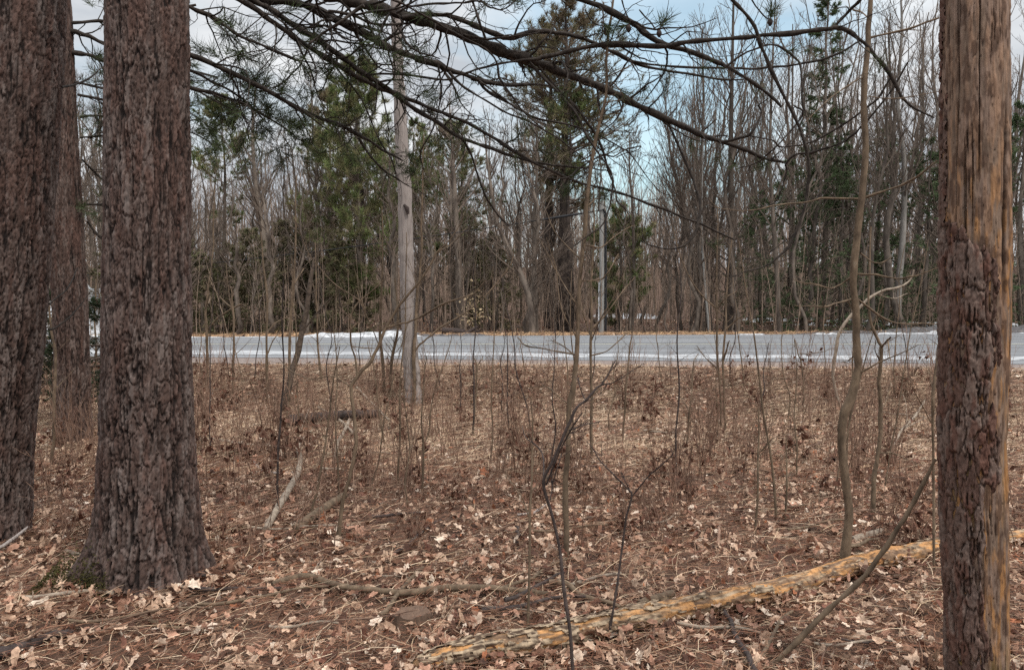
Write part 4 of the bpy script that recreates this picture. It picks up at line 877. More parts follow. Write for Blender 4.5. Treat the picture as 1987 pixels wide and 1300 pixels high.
# main fallen log, bark mostly shed
logr = empty('fallen_log', (0, 0, 0)); tag(logr, 'long half-peeled orange and grey log lying across the right foreground', 'log')
Xl, Rl = lay([(812, 1322, 30), (850, 1312, 42), (950, 1290, 46), (1080, 1268, 46), (1200, 1238, 46), (1320, 1212, 44), (1420, 1190, 42), (1500, 1174, 41), (1560, 1155, 38), (1640, 1128, 36), (1720, 1106, 35), (1800, 1090, 34), (1870, 1080, 33), (1940, 1070, 30), (2050, 1050, 28)])
def lc(ca, sa, S, A):
    g = fbm(ca * 3, sa * 3, S * 7); st = fbm(ca * 12, sa * 12, S * 30, 3)
    a = sstep(g, .30, .52)[..., None]
    c = np.array([.44, .23, .095]) * a + np.array([.33, .25, .17]) * (1 - a); b2 = sstep(fbm(ca * 3 + 3, sa * 3, S * 9, 5), .52, .6)[..., None]; c = c * (1 - b2) + np.array([.19, .12, .075]) * b2; rk = (1 - sstep(np.abs(fbm(ca * 4, sa * 4 + 5, S * 5, 4) - .5), 0, .016))[..., None] * .85; c = c * (1 - rk) + .02 * rk
    d = (sstep(fbm(ca * 5 + 9, sa * 5, S * 22), .56, .66) * .75)[..., None]
    c = c * (1 - d) + np.array([.10, .06, .04]) * d
    return c * (.75 + .5 * st[..., None])
Xl[:, 2] += .006
Rl *= 1.0
logmesh(logr, 'wood', Xl, Rl, M['logwood'], 60, 1, .22, lc)
def lb(ca, sa, S, A):
    g = fbm(ca * 9, sa * 9, S * 45, 3)[..., None]; g = sstep(g, .35, .65); return (np.array([.07, .045, .03]) * (1 - g) + np.array([.36, .28, .19]) * g)
logmesh(logr, 'bark', Xl, Rl, M['bark'], 90, 2, .26, lb, mask=lambda ca, sa, S, A: fbm(ca * 3.4 + 3, sa * 3.4, S * 15.0, 6) - .52 + .07 * (1 - sstep(S, .8, 1.2)) - .09 * sstep(S, 1.1, 1.3), off=.011)

rgl = np.random.default_rng(5); tl = rgl.random(420); il = tl * (len(Xl) - 1); i0l = np.clip(il.astype(int), 0, len(Xl) - 2)
pl_ = Xl[i0l] + (Xl[i0l + 1] - Xl[i0l]) * (il - i0l)[:, None]; sdl = np.where(rgl.random(420) < .55, -1, 1) * rgl.gamma(2, .03, 420) - .035
DEFER_LOG = (pl_[:, 0] + rgl.normal(0, .02, 420), pl_[:, 1] + sdl * 1.0 - .0)

def stick(name, label, pts, m='sap', lift=0, cat='stick', group=None, tw=0, n=10):
    X, R = lay(pts, lift); off = X[0].copy()
    if tw:
        root = empty(name, off); tag(root, label, cat, group)
        b_ = MB(); b_.tubes(X - off, R, n, cap=True); b_.build('stem', M[m], root)
        rg = np.random.default_rng(int(pts[0][0])); Q, Rq = grow((X - off)[None], R[None], tw, .1, .95, .8, .3, .5, .1, .12, 5, rg, curl=.4, minr=.003)
        Q[..., 2] = np.maximum(Q[..., 2], -off[2] + zg(Q[..., 0] + off[0], Q[..., 1] + off[1]) + .005)
        b_ = MB(); b_.tubes(Q, np.minimum(Rq, .008), 5); b_.build('twigs', M[m], root)
        return root
    b_ = MB(); b_.tubes(X - off, R, n, cap=True); o = b_.build(name, M[m]); o.location = off; tag(o, label, cat, group); return o
stick('fallen_branch', 'long smooth brown branch lying left to right in front of the centre', [(528, 1152, 9), (560, 1142, 12), (600, 1138, 13), (640, 1152, 13), (680, 1160, 12), (730, 1166, 12), (790, 1172, 14), (850, 1163, 14), (910, 1160, 13), (970, 1163, 12), (1030, 1168, 11), (1065, 1172, 9)], lift=.02)
stick('fallen_branch', 'forked branch running down right from the long smooth branch to the log', [(1065, 1148, 11), (1100, 1152, 12), (1130, 1175, 10), (1180, 1188, 9), (1235, 1212, 7)], lift=.02)
stick('fallen_branch', 'thin pale twig forking right off the forked branch', [(1100, 1155, 7), (1150, 1138, 6), (1205, 1128, 4)], m='paletwig', lift=.02)
stick('fallen_branch', 'short broken limb stub lying just above the log', [(1240, 1195, 17), (1275, 1184, 17), (1305, 1172, 15)], lift=.02)
stick('fallen_branch', 'pale peeled crooked limb right of the mossy pine', [(515, 1045, 13), (540, 1000, 14), (562, 962, 13), (578, 930, 12), (582, 900, 10), (578, 880, 8), (588, 858, 5)], m='paletwig', lift=.02, tw=7)
stick('fallen_branch', 'old split grey log half sunk in leaves right of the pale crooked limb', [(570, 1040, 18), (600, 1020, 19), (640, 992, 18), (668, 972, 14)], m='sap', cat='log')
stick('fallen_branch', 'straight brown stick touching the right side of the mossy pine', [(386, 1055, 10), (430, 1045, 10), (470, 1032, 9), (510, 1019, 8)], m='sap')
stick('fallen_branch', 'long pale stick lying behind the mossy pine, upper one', [(374, 860, 8), (420, 861, 8), (460, 868, 8), (492, 872, 7)], m='paletwig')
stick('fallen_branch', 'long brown stick lying behind the mossy pine, lower one', [(374, 890, 7), (420, 887, 7), (470, 882, 6)], m='sap')
stick('fallen_log', 'dark mossy log lying behind the curly sapling', [(560, 835, 21), (610, 829, 20), (680, 823, 19), (732, 820, 17)], lift=.05, m='sapdark', cat='log')
stick('fallen_branch', 'pale jointed stick leaning behind the curly sapling', [(650, 900, 6), (656, 870, 7), (668, 848, 7), (680, 820, 6)], m='paletwig', lift=.03)
stick('fallen_branch', 'curved brown limb left of the pale jointed stick', [(612, 912, 6), (630, 895, 8), (652, 880, 8)], m='sap')
stick('fallen_branch', 'thin bleached stick sloping right behind the curly sapling', [(692, 760, 3), (715, 785, 4), (755, 826, 4)], m='paletwig', lift=.04)
stick('fallen_branch', 'crooked pale stick crossing the pale jointed stick', [(618, 800, 4), (650, 820, 5), (672, 838, 6), (690, 858, 5)], m='paletwig', lift=.04)
stick('fallen_branch', 'curled grey root left of the pale crooked limb', [(492, 900, 6), (505, 918, 6), (530, 926, 7), (575, 925, 6)], m='pole')
stick('fallen_log', 'dark wet log poking in at the lower left corner', [(-40, 1300, 26), (20, 1282, 24), (70, 1262, 20), (115, 1246, 15), (140, 1240, 9)], m='sapdark', cat='log')
stick('fallen_branch', 'pale curved stick between the left edge and the mossy pine', [(70, 1090, 6), (100, 1080, 8), (130, 1080, 8), (172, 1092, 7)], m='paletwig')
stick('fallen_branch', 'grey stick crossing the foot of the far-left pine', [(-10, 1105, 7), (20, 1085, 7), (55, 1055, 5)], m='pole', lift=.08)
stick('fallen_branch', 'brown arched stick in front of the mossy pine', [(250, 1190, 6), (290, 1215, 8), (330, 1230, 8), (400, 1236, 5)], m='sap')
stick('fallen_branch', 'bleached twig lying in the grass at the right', [(1735, 880, 3), (1750, 850, 5), (1775, 822, 5), (1796, 788, 3)], m='paletwig', lift=.06, tw=5)
stick('fallen_branch', 'pale flaky bough beside the foot of the S-bend sapling', [(1655, 1062, 16), (1690, 1050, 15), (1720, 1038, 12)], m='paletwig')
stick('fallen_branch', 'grey stick lying on the ground behind the central saplings', [(1003, 1012, 4), (1035, 1008, 6), (1060, 992, 5)], m='pole', lift=.02)
stick('fallen_branch', 'thin curved pale twig right of the Y-forked stem', [(1250, 1028, 3), (1290, 1024, 4), (1320, 1000, 3)], m='paletwig', lift=.02)
# bent dead stem leaning on the dead pine
b_ = MB(); X, R = limb3d([(1480, 1310, 9), (1510, 1280, 10), (1560, 1230, 11), (1610, 1180, 10), (1665, 1130, 10), (1710, 1075, 9), (1745, 1020, 8), (1775, 970, 8), (1800, 920, 7), (1815, 890, 6)], 3.12, 3.0, 0, 2)
X[0, 2] = float(zg(X[0, 0], X[0, 1])); b_.tubes(X, R, 12, cap=True); o = b_.build('leaning_branch', M['sap']); tag(o, 'bare bent branch leaning against the left side of the dead pine', 'branch')
# small mossy stump
st = empty('stump', (0, 0, 0)); tag(st, 'small rotten stump under the long smooth branch', 'stump')
D = gdist(795, 1235); c = W(795, 1235, D); n = 26; b_ = MB()
for k_, (rr_, zz_) in enumerate([(.12, -.04)]): pass
A_, H_ = np.meshgrid(np.arange(n) * 2 * np.pi / n, np.linspace(0, 1, 8))
rad = .085 + .03 * (1 - H_) + .03 * (fbm(np.cos(A_) * 2, np.sin(A_) * 2, H_ * 2) - .5) * 2
hz = H_ * (.09 + .05 * (fbm(np.cos(A_) * 2, np.sin(A_) * 2) - .4)); gz = float(zg(c[0], D))
V = np.stack([c[0] + rad * np.cos(A_), D + .1 + rad * np.sin(A_), gz - .02 + hz], -1)
i = np.arange(7)[:, None]; j = np.arange(n)[None]
b_.add(V, np.stack([i * n + j, i * n + (j + 1) % n, (i + 1) * n + (j + 1) % n, (i + 1) * n + j], -1).reshape(-1, 4), col=(.10, .065, .045)); b_.build('side', M['bark'], st)
b_ = MB(); ring = V[-1]; b_.add(np.vstack([ring, ring.mean(0) + [0, 0, -.03]]), tris=[(n, m_, (m_ + 1) % n) for m_ in range(n)], col=(.13, .085, .06)); b_.build('top', M['bark'], st)

# ------------------------------------------------------------------ leaf litter (uncountable)
def scatter(n, ymin, ymax, pw, rg, m=.82, ex=.9):
    """points in the view wedge, density ~ 1/y^pw"""
    t = rg.random(n); e = 2 - pw
    y = (ymin ** e + t * (ymax ** e - ymin ** e)) ** (1 / e)
    x = rg.uniform(-1, 1, n) * (y * m + ex)
    return x, y
def outline(kind):
    a = np.linspace(0, 2 * np.pi, 18, endpoint=False)
    if kind == 0: r = .5 + .13 * np.cos(6 * a) + .05 * np.cos(3 * a + 1); x, y = r * np.sin(a) * .62, r * np.cos(a)
    elif kind == 1: r = .42 + .13 * np.cos(5 * a) + .05 * np.sin(2 * a) ; x, y = r * np.sin(a), r * np.cos(a)
    elif kind == 2: r = .5 + 0 * a; x, y = r * np.sin(a) * .5 * (1 + .2 * np.cos(a)), r * np.cos(a)
    else: r = .45 + .05 * np.cos(9 * a) + .07 * np.cos(2 * a); x, y = r * np.sin(a) * .75, r * np.cos(a)
    return np.stack([x, y], -1)
OUTS = np.stack([outline(i) for i in (0, 2, 3, 2, 1, 0, 3)])
PAL = np.array([[.52, .35, .245], [.36, .21, .14], [.68, .51, .385], [.24, .125, .08], [.17, .075, .05], [.60, .42, .30], [.80, .66, .53], [.10, .05, .034], [.46, .26, .18], [.36, .14, .07]])
PP = np.array([.17, .13, .12, .12, .09, .13, .05, .13, .10, .025]); PP /= PP.sum()
def leaves(name, n, ymin, ymax, pw, label, size=(.05, .12), seed=1, ex=.9, tiltsd=.62, pts=None, zoff=0.0):
    rg = np.random.default_rng(seed)
    x, y = scatter(n, ymin, ymax, pw, rg, ex=ex) if pts is None else pts
    if pts is None:
        if ymax < 14:
            keep = (y < yN(x) + rg.normal(0, .12, len(x))) & (fbm(x * 1.2, y * 1.2, 4) + rg.uniform(-.3, .3, len(x)) > .36 + .16 * sstep(y, 9.0, 11.0)); x, y = x[keep], y[keep]
        else:
            keep = y > yF(x) + .7; x, y = x[keep], y[keep]
    n = len(x)
    sz = (size[0] + (size[1] - size[0]) * rg.beta(1.6, 2.2, n)); k = rg.integers(0, 7, n)
    O = OUTS[k] * sz[:, None, None] * np.stack([rg.uniform(.45, 1.05, n), rg.uniform(.7, 1.1, n)], -1)[:, None] * (1 + rg.normal(0, .075, (n, 18, 1)))                        # n,18,2
    cu = rg.normal(0, 9, (n, 1)); cv = rg.normal(0, 6, (n, 1)); tw = rg.normal(0, 5, (n, 1))
    zz = cu * O[..., 0] ** 2 + cv * O[..., 1] ** 2 + tw * O[..., 0] * O[..., 1] + rg.normal(0, .05, (n, 18)) * sz[:, None]
    L = np.concatenate([np.concatenate([O, zz[..., None]], -1), np.zeros((n, 1, 3))], 1)
    a = rg.uniform(0, 2 * np.pi, n); tx = rg.normal(0, tiltsd, n); ty = rg.normal(0, tiltsd, n)
    ca, sa = np.cos(a), np.sin(a)
    def rot(v, c, s, i, j):
        o = v.copy(); o[..., i] = c[:, None] * v[..., i] - s[:, None] * v[..., j]; o[..., j] = s[:, None] * v[..., i] + c[:, None] * v[..., j]; return o
    L = rot(L, np.cos(tx), np.sin(tx), 1, 2); L = rot(L, np.cos(ty), np.sin(ty), 0, 2); L = rot(L, ca, sa, 0, 1)
    z = zg(x, y) + rg.uniform(.008, .06, n) + zoff
    V = L + np.stack([x, y, z], -1)[:, None]
    j = np.arange(18); tr = np.stack([np.full(18, 18), j, (j + 1) % 18], -1)
    T = tr[None] + (np.arange(n) * 19)[:, None, None]
    c = PAL[rg.choice(len(PAL), n, p=PP)] * rg.uniform(.75, 1.2, (n, 1)); c = np.repeat(c[:, None], 19, 1); c[:, 18] *= .82
    b_ = MB(); b_.add(V.reshape(-1, 3), tris=T.reshape(-1, 3), col=c.reshape(-1, 3))
    o = b_.build(name, M['leaf'], smooth=False); tag(o, label, 'leaves', kind='stuff'); return o
leaves('fallen_leaves', 27000, 2.3, 6.2, .6, 'curled tan and brown oak leaves scattered over the near ground', (.03, .086), 1)
leaves('fallen_leaves', 56000, 5.8, 12.6, .3, 'tan leaves scattered over the verge up to the road', (.03, .095), 2, ex=1.5)
leaves('fallen_leaves', 0, 2.3, 6.2, .6, 'leaves banked against the half-peeled log', (.04, .10), 9, pts=DEFER_LOG, zoff=.025)
rgb = np.random.default_rng(15); bx_, by_ = [], []
for (cx_, cy_, r0_, n_) in [(-2.0, 3.98, .36, 260), (-3.3, 4.7, .38, 160), (-4.7, 7.9, .25, 150), (1.94, 4.35, .06, 50), (.33, 4.45, .04, 40), (-1.12, 4.75, .04, 40), (-1.45, 10.6, .2, 140), (1.85, 2.8, .2, 120)]:
    a_ = rgb.uniform(0, 6.28, n_); q_ = r0_ + rgb.gamma(1.6, .05, n_); bx_.append(cx_ + q_ * np.cos(a_)); by_.append(cy_ + q_ * np.sin(a_))
leaves('fallen_leaves', 0, 2.3, 6.2, .6, 'leaves drifted round the feet of the trunks', (.04, .10), 19, pts=(np.concatenate(bx_), np.concatenate(by_)), zoff=.02, tiltsd=.8)
leaves('fallen_leaves', 9000, 22, 38, .6, 'brown leaves on the forest floor across the road', (.09, .16), 3, ex=2)

def blades(name, n, ymin, ymax, pw, L, wd, pal, label, cat, seed, flat=.15, curve=.4, m='straw', rmask=None, far=False, ex=1.0, hi_=.05):
    rg = np.random.default_rng(seed); x, y = scatter(n, ymin, ymax, pw, rg, ex=ex)
    keep = (y > yF(x) + .3) if far else (y < yN(x) + rg.normal(0, .08, len(x)))
    if rmask is not None: keep &= rmask(x, y, rg)
    x, y = x[keep], y[keep]; n = len(x)
    a = rg.normal(.35, 1.4, n); el_ = np.abs(rg.normal(0, flat, n)); ln_ = rg.uniform(L[0], L[1], n)
    d = np.stack([np.cos(a) * np.cos(el_), np.sin(a) * np.cos(el_), np.sin(el_)], -1)
    side = np.stack([-np.sin(a), np.cos(a), 0 * a], -1); up = rg.uniform(.0, .5, (n, 1)) * np.array([[0, 0, 1.]])
    wv = (side * rg.uniform(.4, 1, (n, 1)) + up); wv = wv / np.linalg.norm(wv, axis=1, keepdims=True) * wd
    p0 = np.stack([x, y, zg(x, y) + rg.uniform(.002, hi_, n)], -1)
    cv = rg.normal(0, curve, (n, 1)); s = np.array([0, .33, .67, 1.])
    P = p0[:, None] + d[:, None] * (ln_[:, None] * s)[..., None] + side[:, None] * (cv * ln_[:, None] * (s ** 2)[None])[..., None] - np.array([0, 0, 1.]) * ((s ** 2)[None] * ln_[:, None] * np.maximum(el_[:, None] - .1, 0) * .8)[..., None]
    Wd = wv[:, None] * np.array([1, 1, .8, .25])[None, :, None]
    V = np.stack([P - Wd, P + Wd], 2).reshape(n, 8, 3)
    qd = np.array([[0, 1, 3, 2], [2, 3, 5, 4], [4, 5, 7, 6]]); Q = qd[None] + (np.arange(n) * 8)[:, None, None]
    pal = np.array(pal); c = pal[rg.integers(0, len(pal), n)] * rg.uniform(.7, 1.25, (n, 1))
    b_ = MB(); b_.add(V.reshape(-1, 3), quads=Q.reshape(-1, 4), col=np.repeat(c, 8, 0))
    o = b_.build(name, M[m]); tag(o, label, cat, kind='stuff'); return o
RB = [[.17, .075, .045], [.24, .11, .065], [.12, .05, .032], [.36, .20, .12], [.27, .12, .07]]
TN = [[.50, .36, .24], [.60, .46, .32], [.36, .24, .155], [.27, .165, .11], [.54, .39, .25]]
blades('pine_needles', 62000, 2.3, 7.5, 1.0, (.06, .13), .0009, RB, 'red-brown pine needles matted over the near ground', 'needles', 4, flat=.14, curve=.3, hi_=.075)
blades('pine_needles', 45000, 6.5, 12.4, .5, (.10, .2), .0018, RB + TN, 'red-brown needle and stem litter on the verge', 'needles', 5, flat=.2, curve=.3)
blades('dry_grass', 64000, 7.0, 12.5, .0, (.12, .34), .0022, TN, 'flattened straw coloured grass on the bank below the road', 'grass', 6, flat=.35, curve=.6, rmask=lambda x, y, rg: (fbm(x * .8, y * .8, 9) + rg.uniform(-.2, .2, len(x)) + .12 * sstep(y, 9.3, 11) > .47), ex=1.5)
blades('dry_grass', 5000, 2.4, 7.0, .8, (.12, .3), .0016, TN, 'scattered straw stalks among the near leaves', 'grass', 7, flat=.3, curve=.6)
blades('dry_grass', 16000, 22, 27, .2, (.2, .5), .008, [[.38, .24, .13], [.46, .30, .17], [.30, .18, .11]], 'orange straw grass along the far edge of the road', 'grass', 8, flat=.6, curve=.4, far=True, ex=3)
# small twigs
rg = np.random.default_rng(12)
x, y = scatter(6000, 2.4, 12, .5, rg); kp = y < yN(x) - .2; x, y = x[kp], y[kp]; n = len(x)
a = rg.uniform(0, 2 * np.pi, n); L = rg.gamma(2.2, .07, n) + .06; el_ = np.abs(rg.normal(0, .12, n)); d = np.stack([np.cos(a) * np.cos(el_), np.sin(a) * np.cos(el_), np.sin(el_)], -1)
s = np.linspace(0, 1, 5); P = np.stack([x, y, zg(x, y) + .035], -1)[:, None] + d[:, None] * (L[:, None] * s)[..., None] + np.cumsum(rg.normal(0, .012, (n, 5, 3)), 1)
b_ = MB(); b_.tubes(P, ((.0015 + .006 * rg.random(n) ** 3)[:, None] * (1 - .5 * s)), 5)
o = b_.build('ground_twigs', M['twig']); tag(o, 'small broken twigs strewn through the leaf litter', 'twigs', kind='stuff')

USED = set()
def fresh(label):
    if label in USED: return False
    USED.add(label); return True
LM = [(-50, 'the far-left pine'), (150, 'the slim pine'), (290, 'the mossy pine'), (430, 'the high tufted pine'), (520, 'the stout dark trunk'), (595, 'the leaning dead stem'), (690, 'the curly sapling'), (790, 'the leaning pole'), (890, 'the thick grey-brown trunk'),
      (1032, 'the low-forking tree'), (1095, 'the tallest pine'), (1168, 'the service pole'), (1228, 'the pinkish trunk'), (1300, 'the blue gap'), (1370, 'the white birch'), (1418, 'the tall dark trunk'), (1508, 'the pair-like trunk'), (1588, 'the tall narrow spruce'), (1662, 'the S-bend sapling'), (1748, 'the pale grey trunk'), (1895, 'the dead pine')]
LMG = [(-60, 'the far-left pine'), (145, 'the slim pine'), (290, 'the mossy pine'), (400, 'the pale brown stem'), (560, 'the leaning dead stem'), (680, 'the curly sapling'), (800, 'the leaning pole'), (920, 'the twiggy shoot'), (1030, 'the brown centre shoot'), (1100, 'the central sapling'), (1210, 'the Y-forked stem'), (1336, 'the thin straight shoot'), (1402, 'the pair of thin saplings'), (1470, 'the reddish shoot'), (1555, 'the roadside shoot'), (1640, 'the S-bend sapling'), (1703, 'the forked brown sapling'), (1830, 'the dead pine')]
def near(px, lm):
    x, nme = min(lm, key=lambda a: abs(a[0] - px)); d = px - x
    r = 'in line with' if abs(d) < 9 else ('just ' if abs(d) < 30 else '') + ('right of ' if d > 0 else 'left of ')
    return (r + ' ' + nme).replace('  ', ' ')

# ------------------------------------------------------------------ weeds, individual stalk clumps
weeds = []
for vi in range(7):
    rg = np.random.default_rng(100 + vi); ns = 5 + vi % 4 * 2
    P0 = np.concatenate([rg.normal(0, .07, (ns, 2)), np.full((ns, 1), -.03)], 1)
    H = rg.uniform(.4, 1.1, ns) * (1.15 if vi % 2 else .8); lean = rg.normal(0, .16, (ns, 2))
    s = np.linspace(0, 1, 8)
    P = P0[:, None] + np.concatenate([lean[:, None] * (s ** 1.4)[None, :, None] * H[:, None, None], (s[None] * H[:, None])[..., None]], -1) + np.cumsum(rg.normal(0, .006, (ns, 8, 3)), 1)
    R_ = rg.uniform(.0028, .0052, ns)[:, None] * (1 - .6 * s)
    b_ = MB(); b_.tubes(P, R_, 4)
    Q, Rq = grow(P, R_, 5, .35, .98, .6, .38, .6, .3, .12, 5, rg, curl=.3, minr=.0012); b_.tubes(Q, Rq, 3)
    root = empty('weed_clump', (0, -50 - vi, 0)); b_.build('stalks', M['twig'], root)
    if vi in (1, 4, 6):      # curled dead leaves still hanging
        k = 26; ii = rg.integers(0, len(Q), k); pp = Q[ii, rg.integers(0, 3, k)] * np.array([1, 1, .6]); pp = pp[:, None] + rg.normal(0, .022, (k, 5, 3)) + np.array([0, 0, -.03])
        v = pp.reshape(-1, 3); t = (np.array([[0, 1, 2], [0, 2, 3], [0, 3, 4]])[None] + (np.arange(k) * 5)[:, None, None]).reshape(-1, 3)
        b2 = MB(); b2.add(v, tris=t, col=(.155, .075, .05)); b2.build('dead_leaves', M['leaf'], root, smooth=False)
    weeds.append(root)
rg = np.random.default_rng(55)
cands = []
for _ in range(8000):
    px = rg.uniform(60, 1960); py = rg.uniform(735, 1080)
    cl = vnoise(px / 110., py / 60., 2.2)
    wgt = np.clip((1120 - py) / 300, .10, 1) * (.25 + 1.2 * (cl > .52)) * (1.25 if px < 800 else .9 if px > 1150 else .8)
    if rg.random() < wgt: cands.append((px, py))
    if len(cands) >= 330: break
wi = 0
for (px, py) in cands:
    Dd = gdist(px, py); p = W(px, py, Dd); sc = rg.uniform(.6, 1.15) * (.75 if Dd < 6 else 1.0); i = wi
    lab = ('tall' if sc > .9 else 'short') + (' leafy' if i % 7 in (1, 4, 6) else '') + ' reddish dead weed stalks ' + near(px, LMG) + (', by the road' if Dd > 10.2 else ', below the bank' if Dd > 8.2 else ', halfway out' if Dd > 6.2 else ', close by')
    if not fresh(lab): continue
    src = weeds[i % 7]; wi += 1
    if i < 7: r_ = src; r_.location = (p[0], Dd, float(zg(p[0], Dd))); r_.scale = (sc,) * 3; r_.rotation_euler = (0, 0, rg.uniform(0, 6.28))
    else: r_ = copy_thing(src, (p[0], Dd, float(zg(p[0], Dd))), rg.uniform(0, 6.28), sc)
    tag(r_, lab, 'weed', 'dead weeds on the verge')
rgs = np.random.default_rng(717); made = []
while len(made) < 46:
    px = rgs.uniform(385, 1815); py = 735 + 330 * rgs.random() ** 1.4
    if any(abs(px - a) < 14 for a, _ in made): continue
    Dd = gdist(px, py); made.append((px, py)); hgt = rgs.uniform(.9, 2.3) * F / Dd; k = 6; lean_ = rgs.normal(0, .10)
    wpx = rgs.uniform(.011, .02) * F / Dd
    stem = [(px + lean_ * hgt * t + rgs.normal(0, 3) * (t > 0), py - hgt * t, wpx * (1 - .75 * t) + .5) for t in np.linspace(0, 1, k)]
    tall = hgt * Dd / F > 1.6; dark = rgs.random() < .4
    lab = ('dark ' if dark else 'brown ') + ('tall' if tall else 'short') + ' whip-thin shoot ' + near(px, LMG) + (', by the road' if Dd > 10.2 else ', below the bank' if Dd > 8.2 else ', halfway out' if Dd > 6.2 else ', close by')
    if not fresh(lab): continue
    sapling('sapling', lab, stem, [], tw=int(rgs.integers(5, 11)), twl=.3, m='sapdark' if dark else 'sap', group='thin leafless shoots between the pines and the road', tgrow=(.3, .97))
rgk = np.random.default_rng(818); made = []
while len(made) < 60:
    px = rgk.uniform(60, 1900); py = 800 + 480 * rgk.random()
    if any(abs(px - a) < 25 and abs(py - b) < 20 for a, b in made): continue
    if 150 < px < 400 and py < 1200: continue
    made.append((px, py)); Dd = gdist(px, py); L_ = rgk.uniform(.18, .75); a_ = rgk.uniform(-.5, .5) + (rgk.random() < .3) * 1.2; c0 = W(px, py, Dd); kind = ['paletwig', 'sap', 'sapdark', 'twig', 'sap'][int(rgk.integers(0, 5))]
    t = np.linspace(-.5, .5, 9); P = np.stack([c0[0] + L_ * t * np.cos(a_) + rgk.normal(0, .006, 9), Dd + L_ * t * np.sin(a_) + .06 * L_ * np.sin(t * 6), 0 * t], -1)
    lab = {'paletwig': 'pale', 'sap': 'brown', 'sapdark': 'dark', 'twig': 'reddish'}[kind] + (' long' if L_ > .45 else ' short') + ' stick on the leaves ' + near(px, LMG) + (', far out' if Dd > 7 else ', halfway out' if Dd > 5 else ', close by' if Dd > 3.8 else ', nearest the camera')
    if not fresh(lab): continue
    r_ = rgk.uniform(.004, .014) * (1 - .3 * (t + .5)); P[:, 2] = zg(P[:, 0], P[:, 1]) + r_ + rgk.uniform(.03, .05)
    b_ = MB(); b_.tubes(P - P[0], r_, 7, cap=True); o = b_.build('stick', M[kind]); o.location = P[0]
    tag(o, lab, 'stick', 'sticks lying on the leaves')
# brambles: leaning arching canes as one uncountable tangle
rg = np.random.default_rng(66); n = 2600
x, y = scatter(n, 4.5, 12.2, -.4, rg, ex=.5); kp = (y < yN(x)) & (fbm(x * .7, y * .7, 6) > .44); x, y = x[kp], y[kp]; n = len(x)
a = rg.uniform(0, 2 * np.pi, n); L = rg.uniform(.3, .9, n); s = np.linspace(0, 1, 8)
bend = rg.uniform(.2, 1.1, n)
P = np.stack([x, y, zg(x, y)], -1)[:, None] + np.stack([np.cos(a)[:, None] * L[:, None] * s ** 1.3 * bend[:, None] * .7, np.sin(a)[:, None] * L[:, None] * s ** 1.3 * bend[:, None] * .7, L[:, None] * (s - .45 * bend[:, None] * s ** 2.2)], -1) + np.cumsum(rg.normal(0, .006, (n, 8, 3)), 1)
b_ = MB(); b_.tubes(P, rg.uniform(.0018, .004, n)[:, None] * (1 - .5 * s), 4)
o = b_.build('bramble_tangle', M['twig']); tag(o, 'thin tangle of arching reddish canes over the whole verge', 'brambles', kind='stuff')

# ------------------------------------------------------------------ the wood across the road
def bare_tree(seed, H, r0, style=0):
    rg = np.random.default_rng(seed)
    k = 14; s = np.linspace(0, 1, k)
    T = np.stack([np.cumsum(rg.normal(0, .012, k)) * H + .02 * H * rg.normal() * s, np.cumsum(rg.normal(0, .012, k)) * H, s * H - .15], -1)[None]
    T[:, 0, :2] = 0
    R = (r0 * (1 - .86 * s ** 1.1))[None]
    tr = MB(); tr.tubes(T, R, 8)
    cr = MB()
    nb = int(24 + 8 * (style == 1))
    Q1, R1 = grow(T, R, nb, .38 if style == 0 else .2, .97, .55 if style == 0 else .8, .21, .42, .55, .07, 8, rg, curl=.2, minr=.010); R1 = np.minimum(R1, r0 * .32)
    if style == 2:           # forked, several leaders
        Qf, Rf = grow(T, R, 3, .2, .5, .35, .75, .8, .35, .03, 12, rg, minr=.02)
        tr.tubes(Qf, Rf, 6)
        Q1b, R1b = grow(Qf, Rf, 8, .2, .97, .6, .35, .45, .5, .08, 8, rg, minr=.010); Q1 = np.concatenate([Q1, Q1b]); R1 = np.concatenate([R1, R1b])
    Q2, R2 = grow(Q1, R1, 6, .15, .97, .55, .42, .55, .45, .08, 5, rg, curl=.2, minr=.0065)
    Q3, R3 = grow(Q2, R2, 3, .2, .97, .5, .55, .7, .4, .08, 4, rg, curl=.2, minr=.005)
    cr.tubes(Q1, R1, 4); cr.tubes(Q2, R2, 3); cr.tubes(Q3, R3, 3)
    root = empty('bare_tree' if H > 8 else 'young_tree', (0, -80, 0))
    tr.build('trunk', M['fartrunk'], root); cr.build('crown', M['fartwig'], root)
    root['H'] = H
    return root
BT = []
for i in range(9): BT.append((bare_tree(300 + i, 13.0, [.095, .12, .08, .15, .10, .085, .14, .07, .11][i], [0, 2, 0, 0, 0, 2, 0, 0, 1][i]), 13.0))
SP = []
for i in range(5): SP.append((bare_tree(400 + i, 6.0, .035, [0, 1, 0, 1, 2][i]), 6.0))
for r_, _ in BT + SP: del r_['H']

YT = np.array([(0, 60), (380, 150), (420, 230), (600, 250), (640, 150), (760, 170), (930, 200), (1130, 210), (1190, 300), (1260, 330), (1300, 200), (1350, 90), (1450, 20), (1600, -40), (1987, -60)])
rg = np.random.default_rng(909)
used_first = set()
def put_tree(px, D, ytop, variants, label, cat, group, vi=None, width=1.0, minH=3.0):
    X = (px - CX) / F * D; z = float(zg(X, D)) - .05
    H = max(minH, CAM_Z + (HOR - ytop) / F * D - z)
    vi = int(rg.integers(0, len(variants))) if vi is None else vi
    src, h0 = variants[vi]; sc = H / h0; wsc = sc ** .5 * width
    if src.name not in used_first:
        used_first.add(src.name); o = src; o.location = (X, D, z); o.rotation_euler = (0, 0, rg.uniform(0, 6.28))
    else: o = copy_thing(src, (X, D, z), rg.uniform(0, 6.28))
    o.scale = (wsc, wsc, sc)
    for k in ('group', 'label', 'category'):
        if k in o: del o[k]
    tag(o, label, cat, group); return o
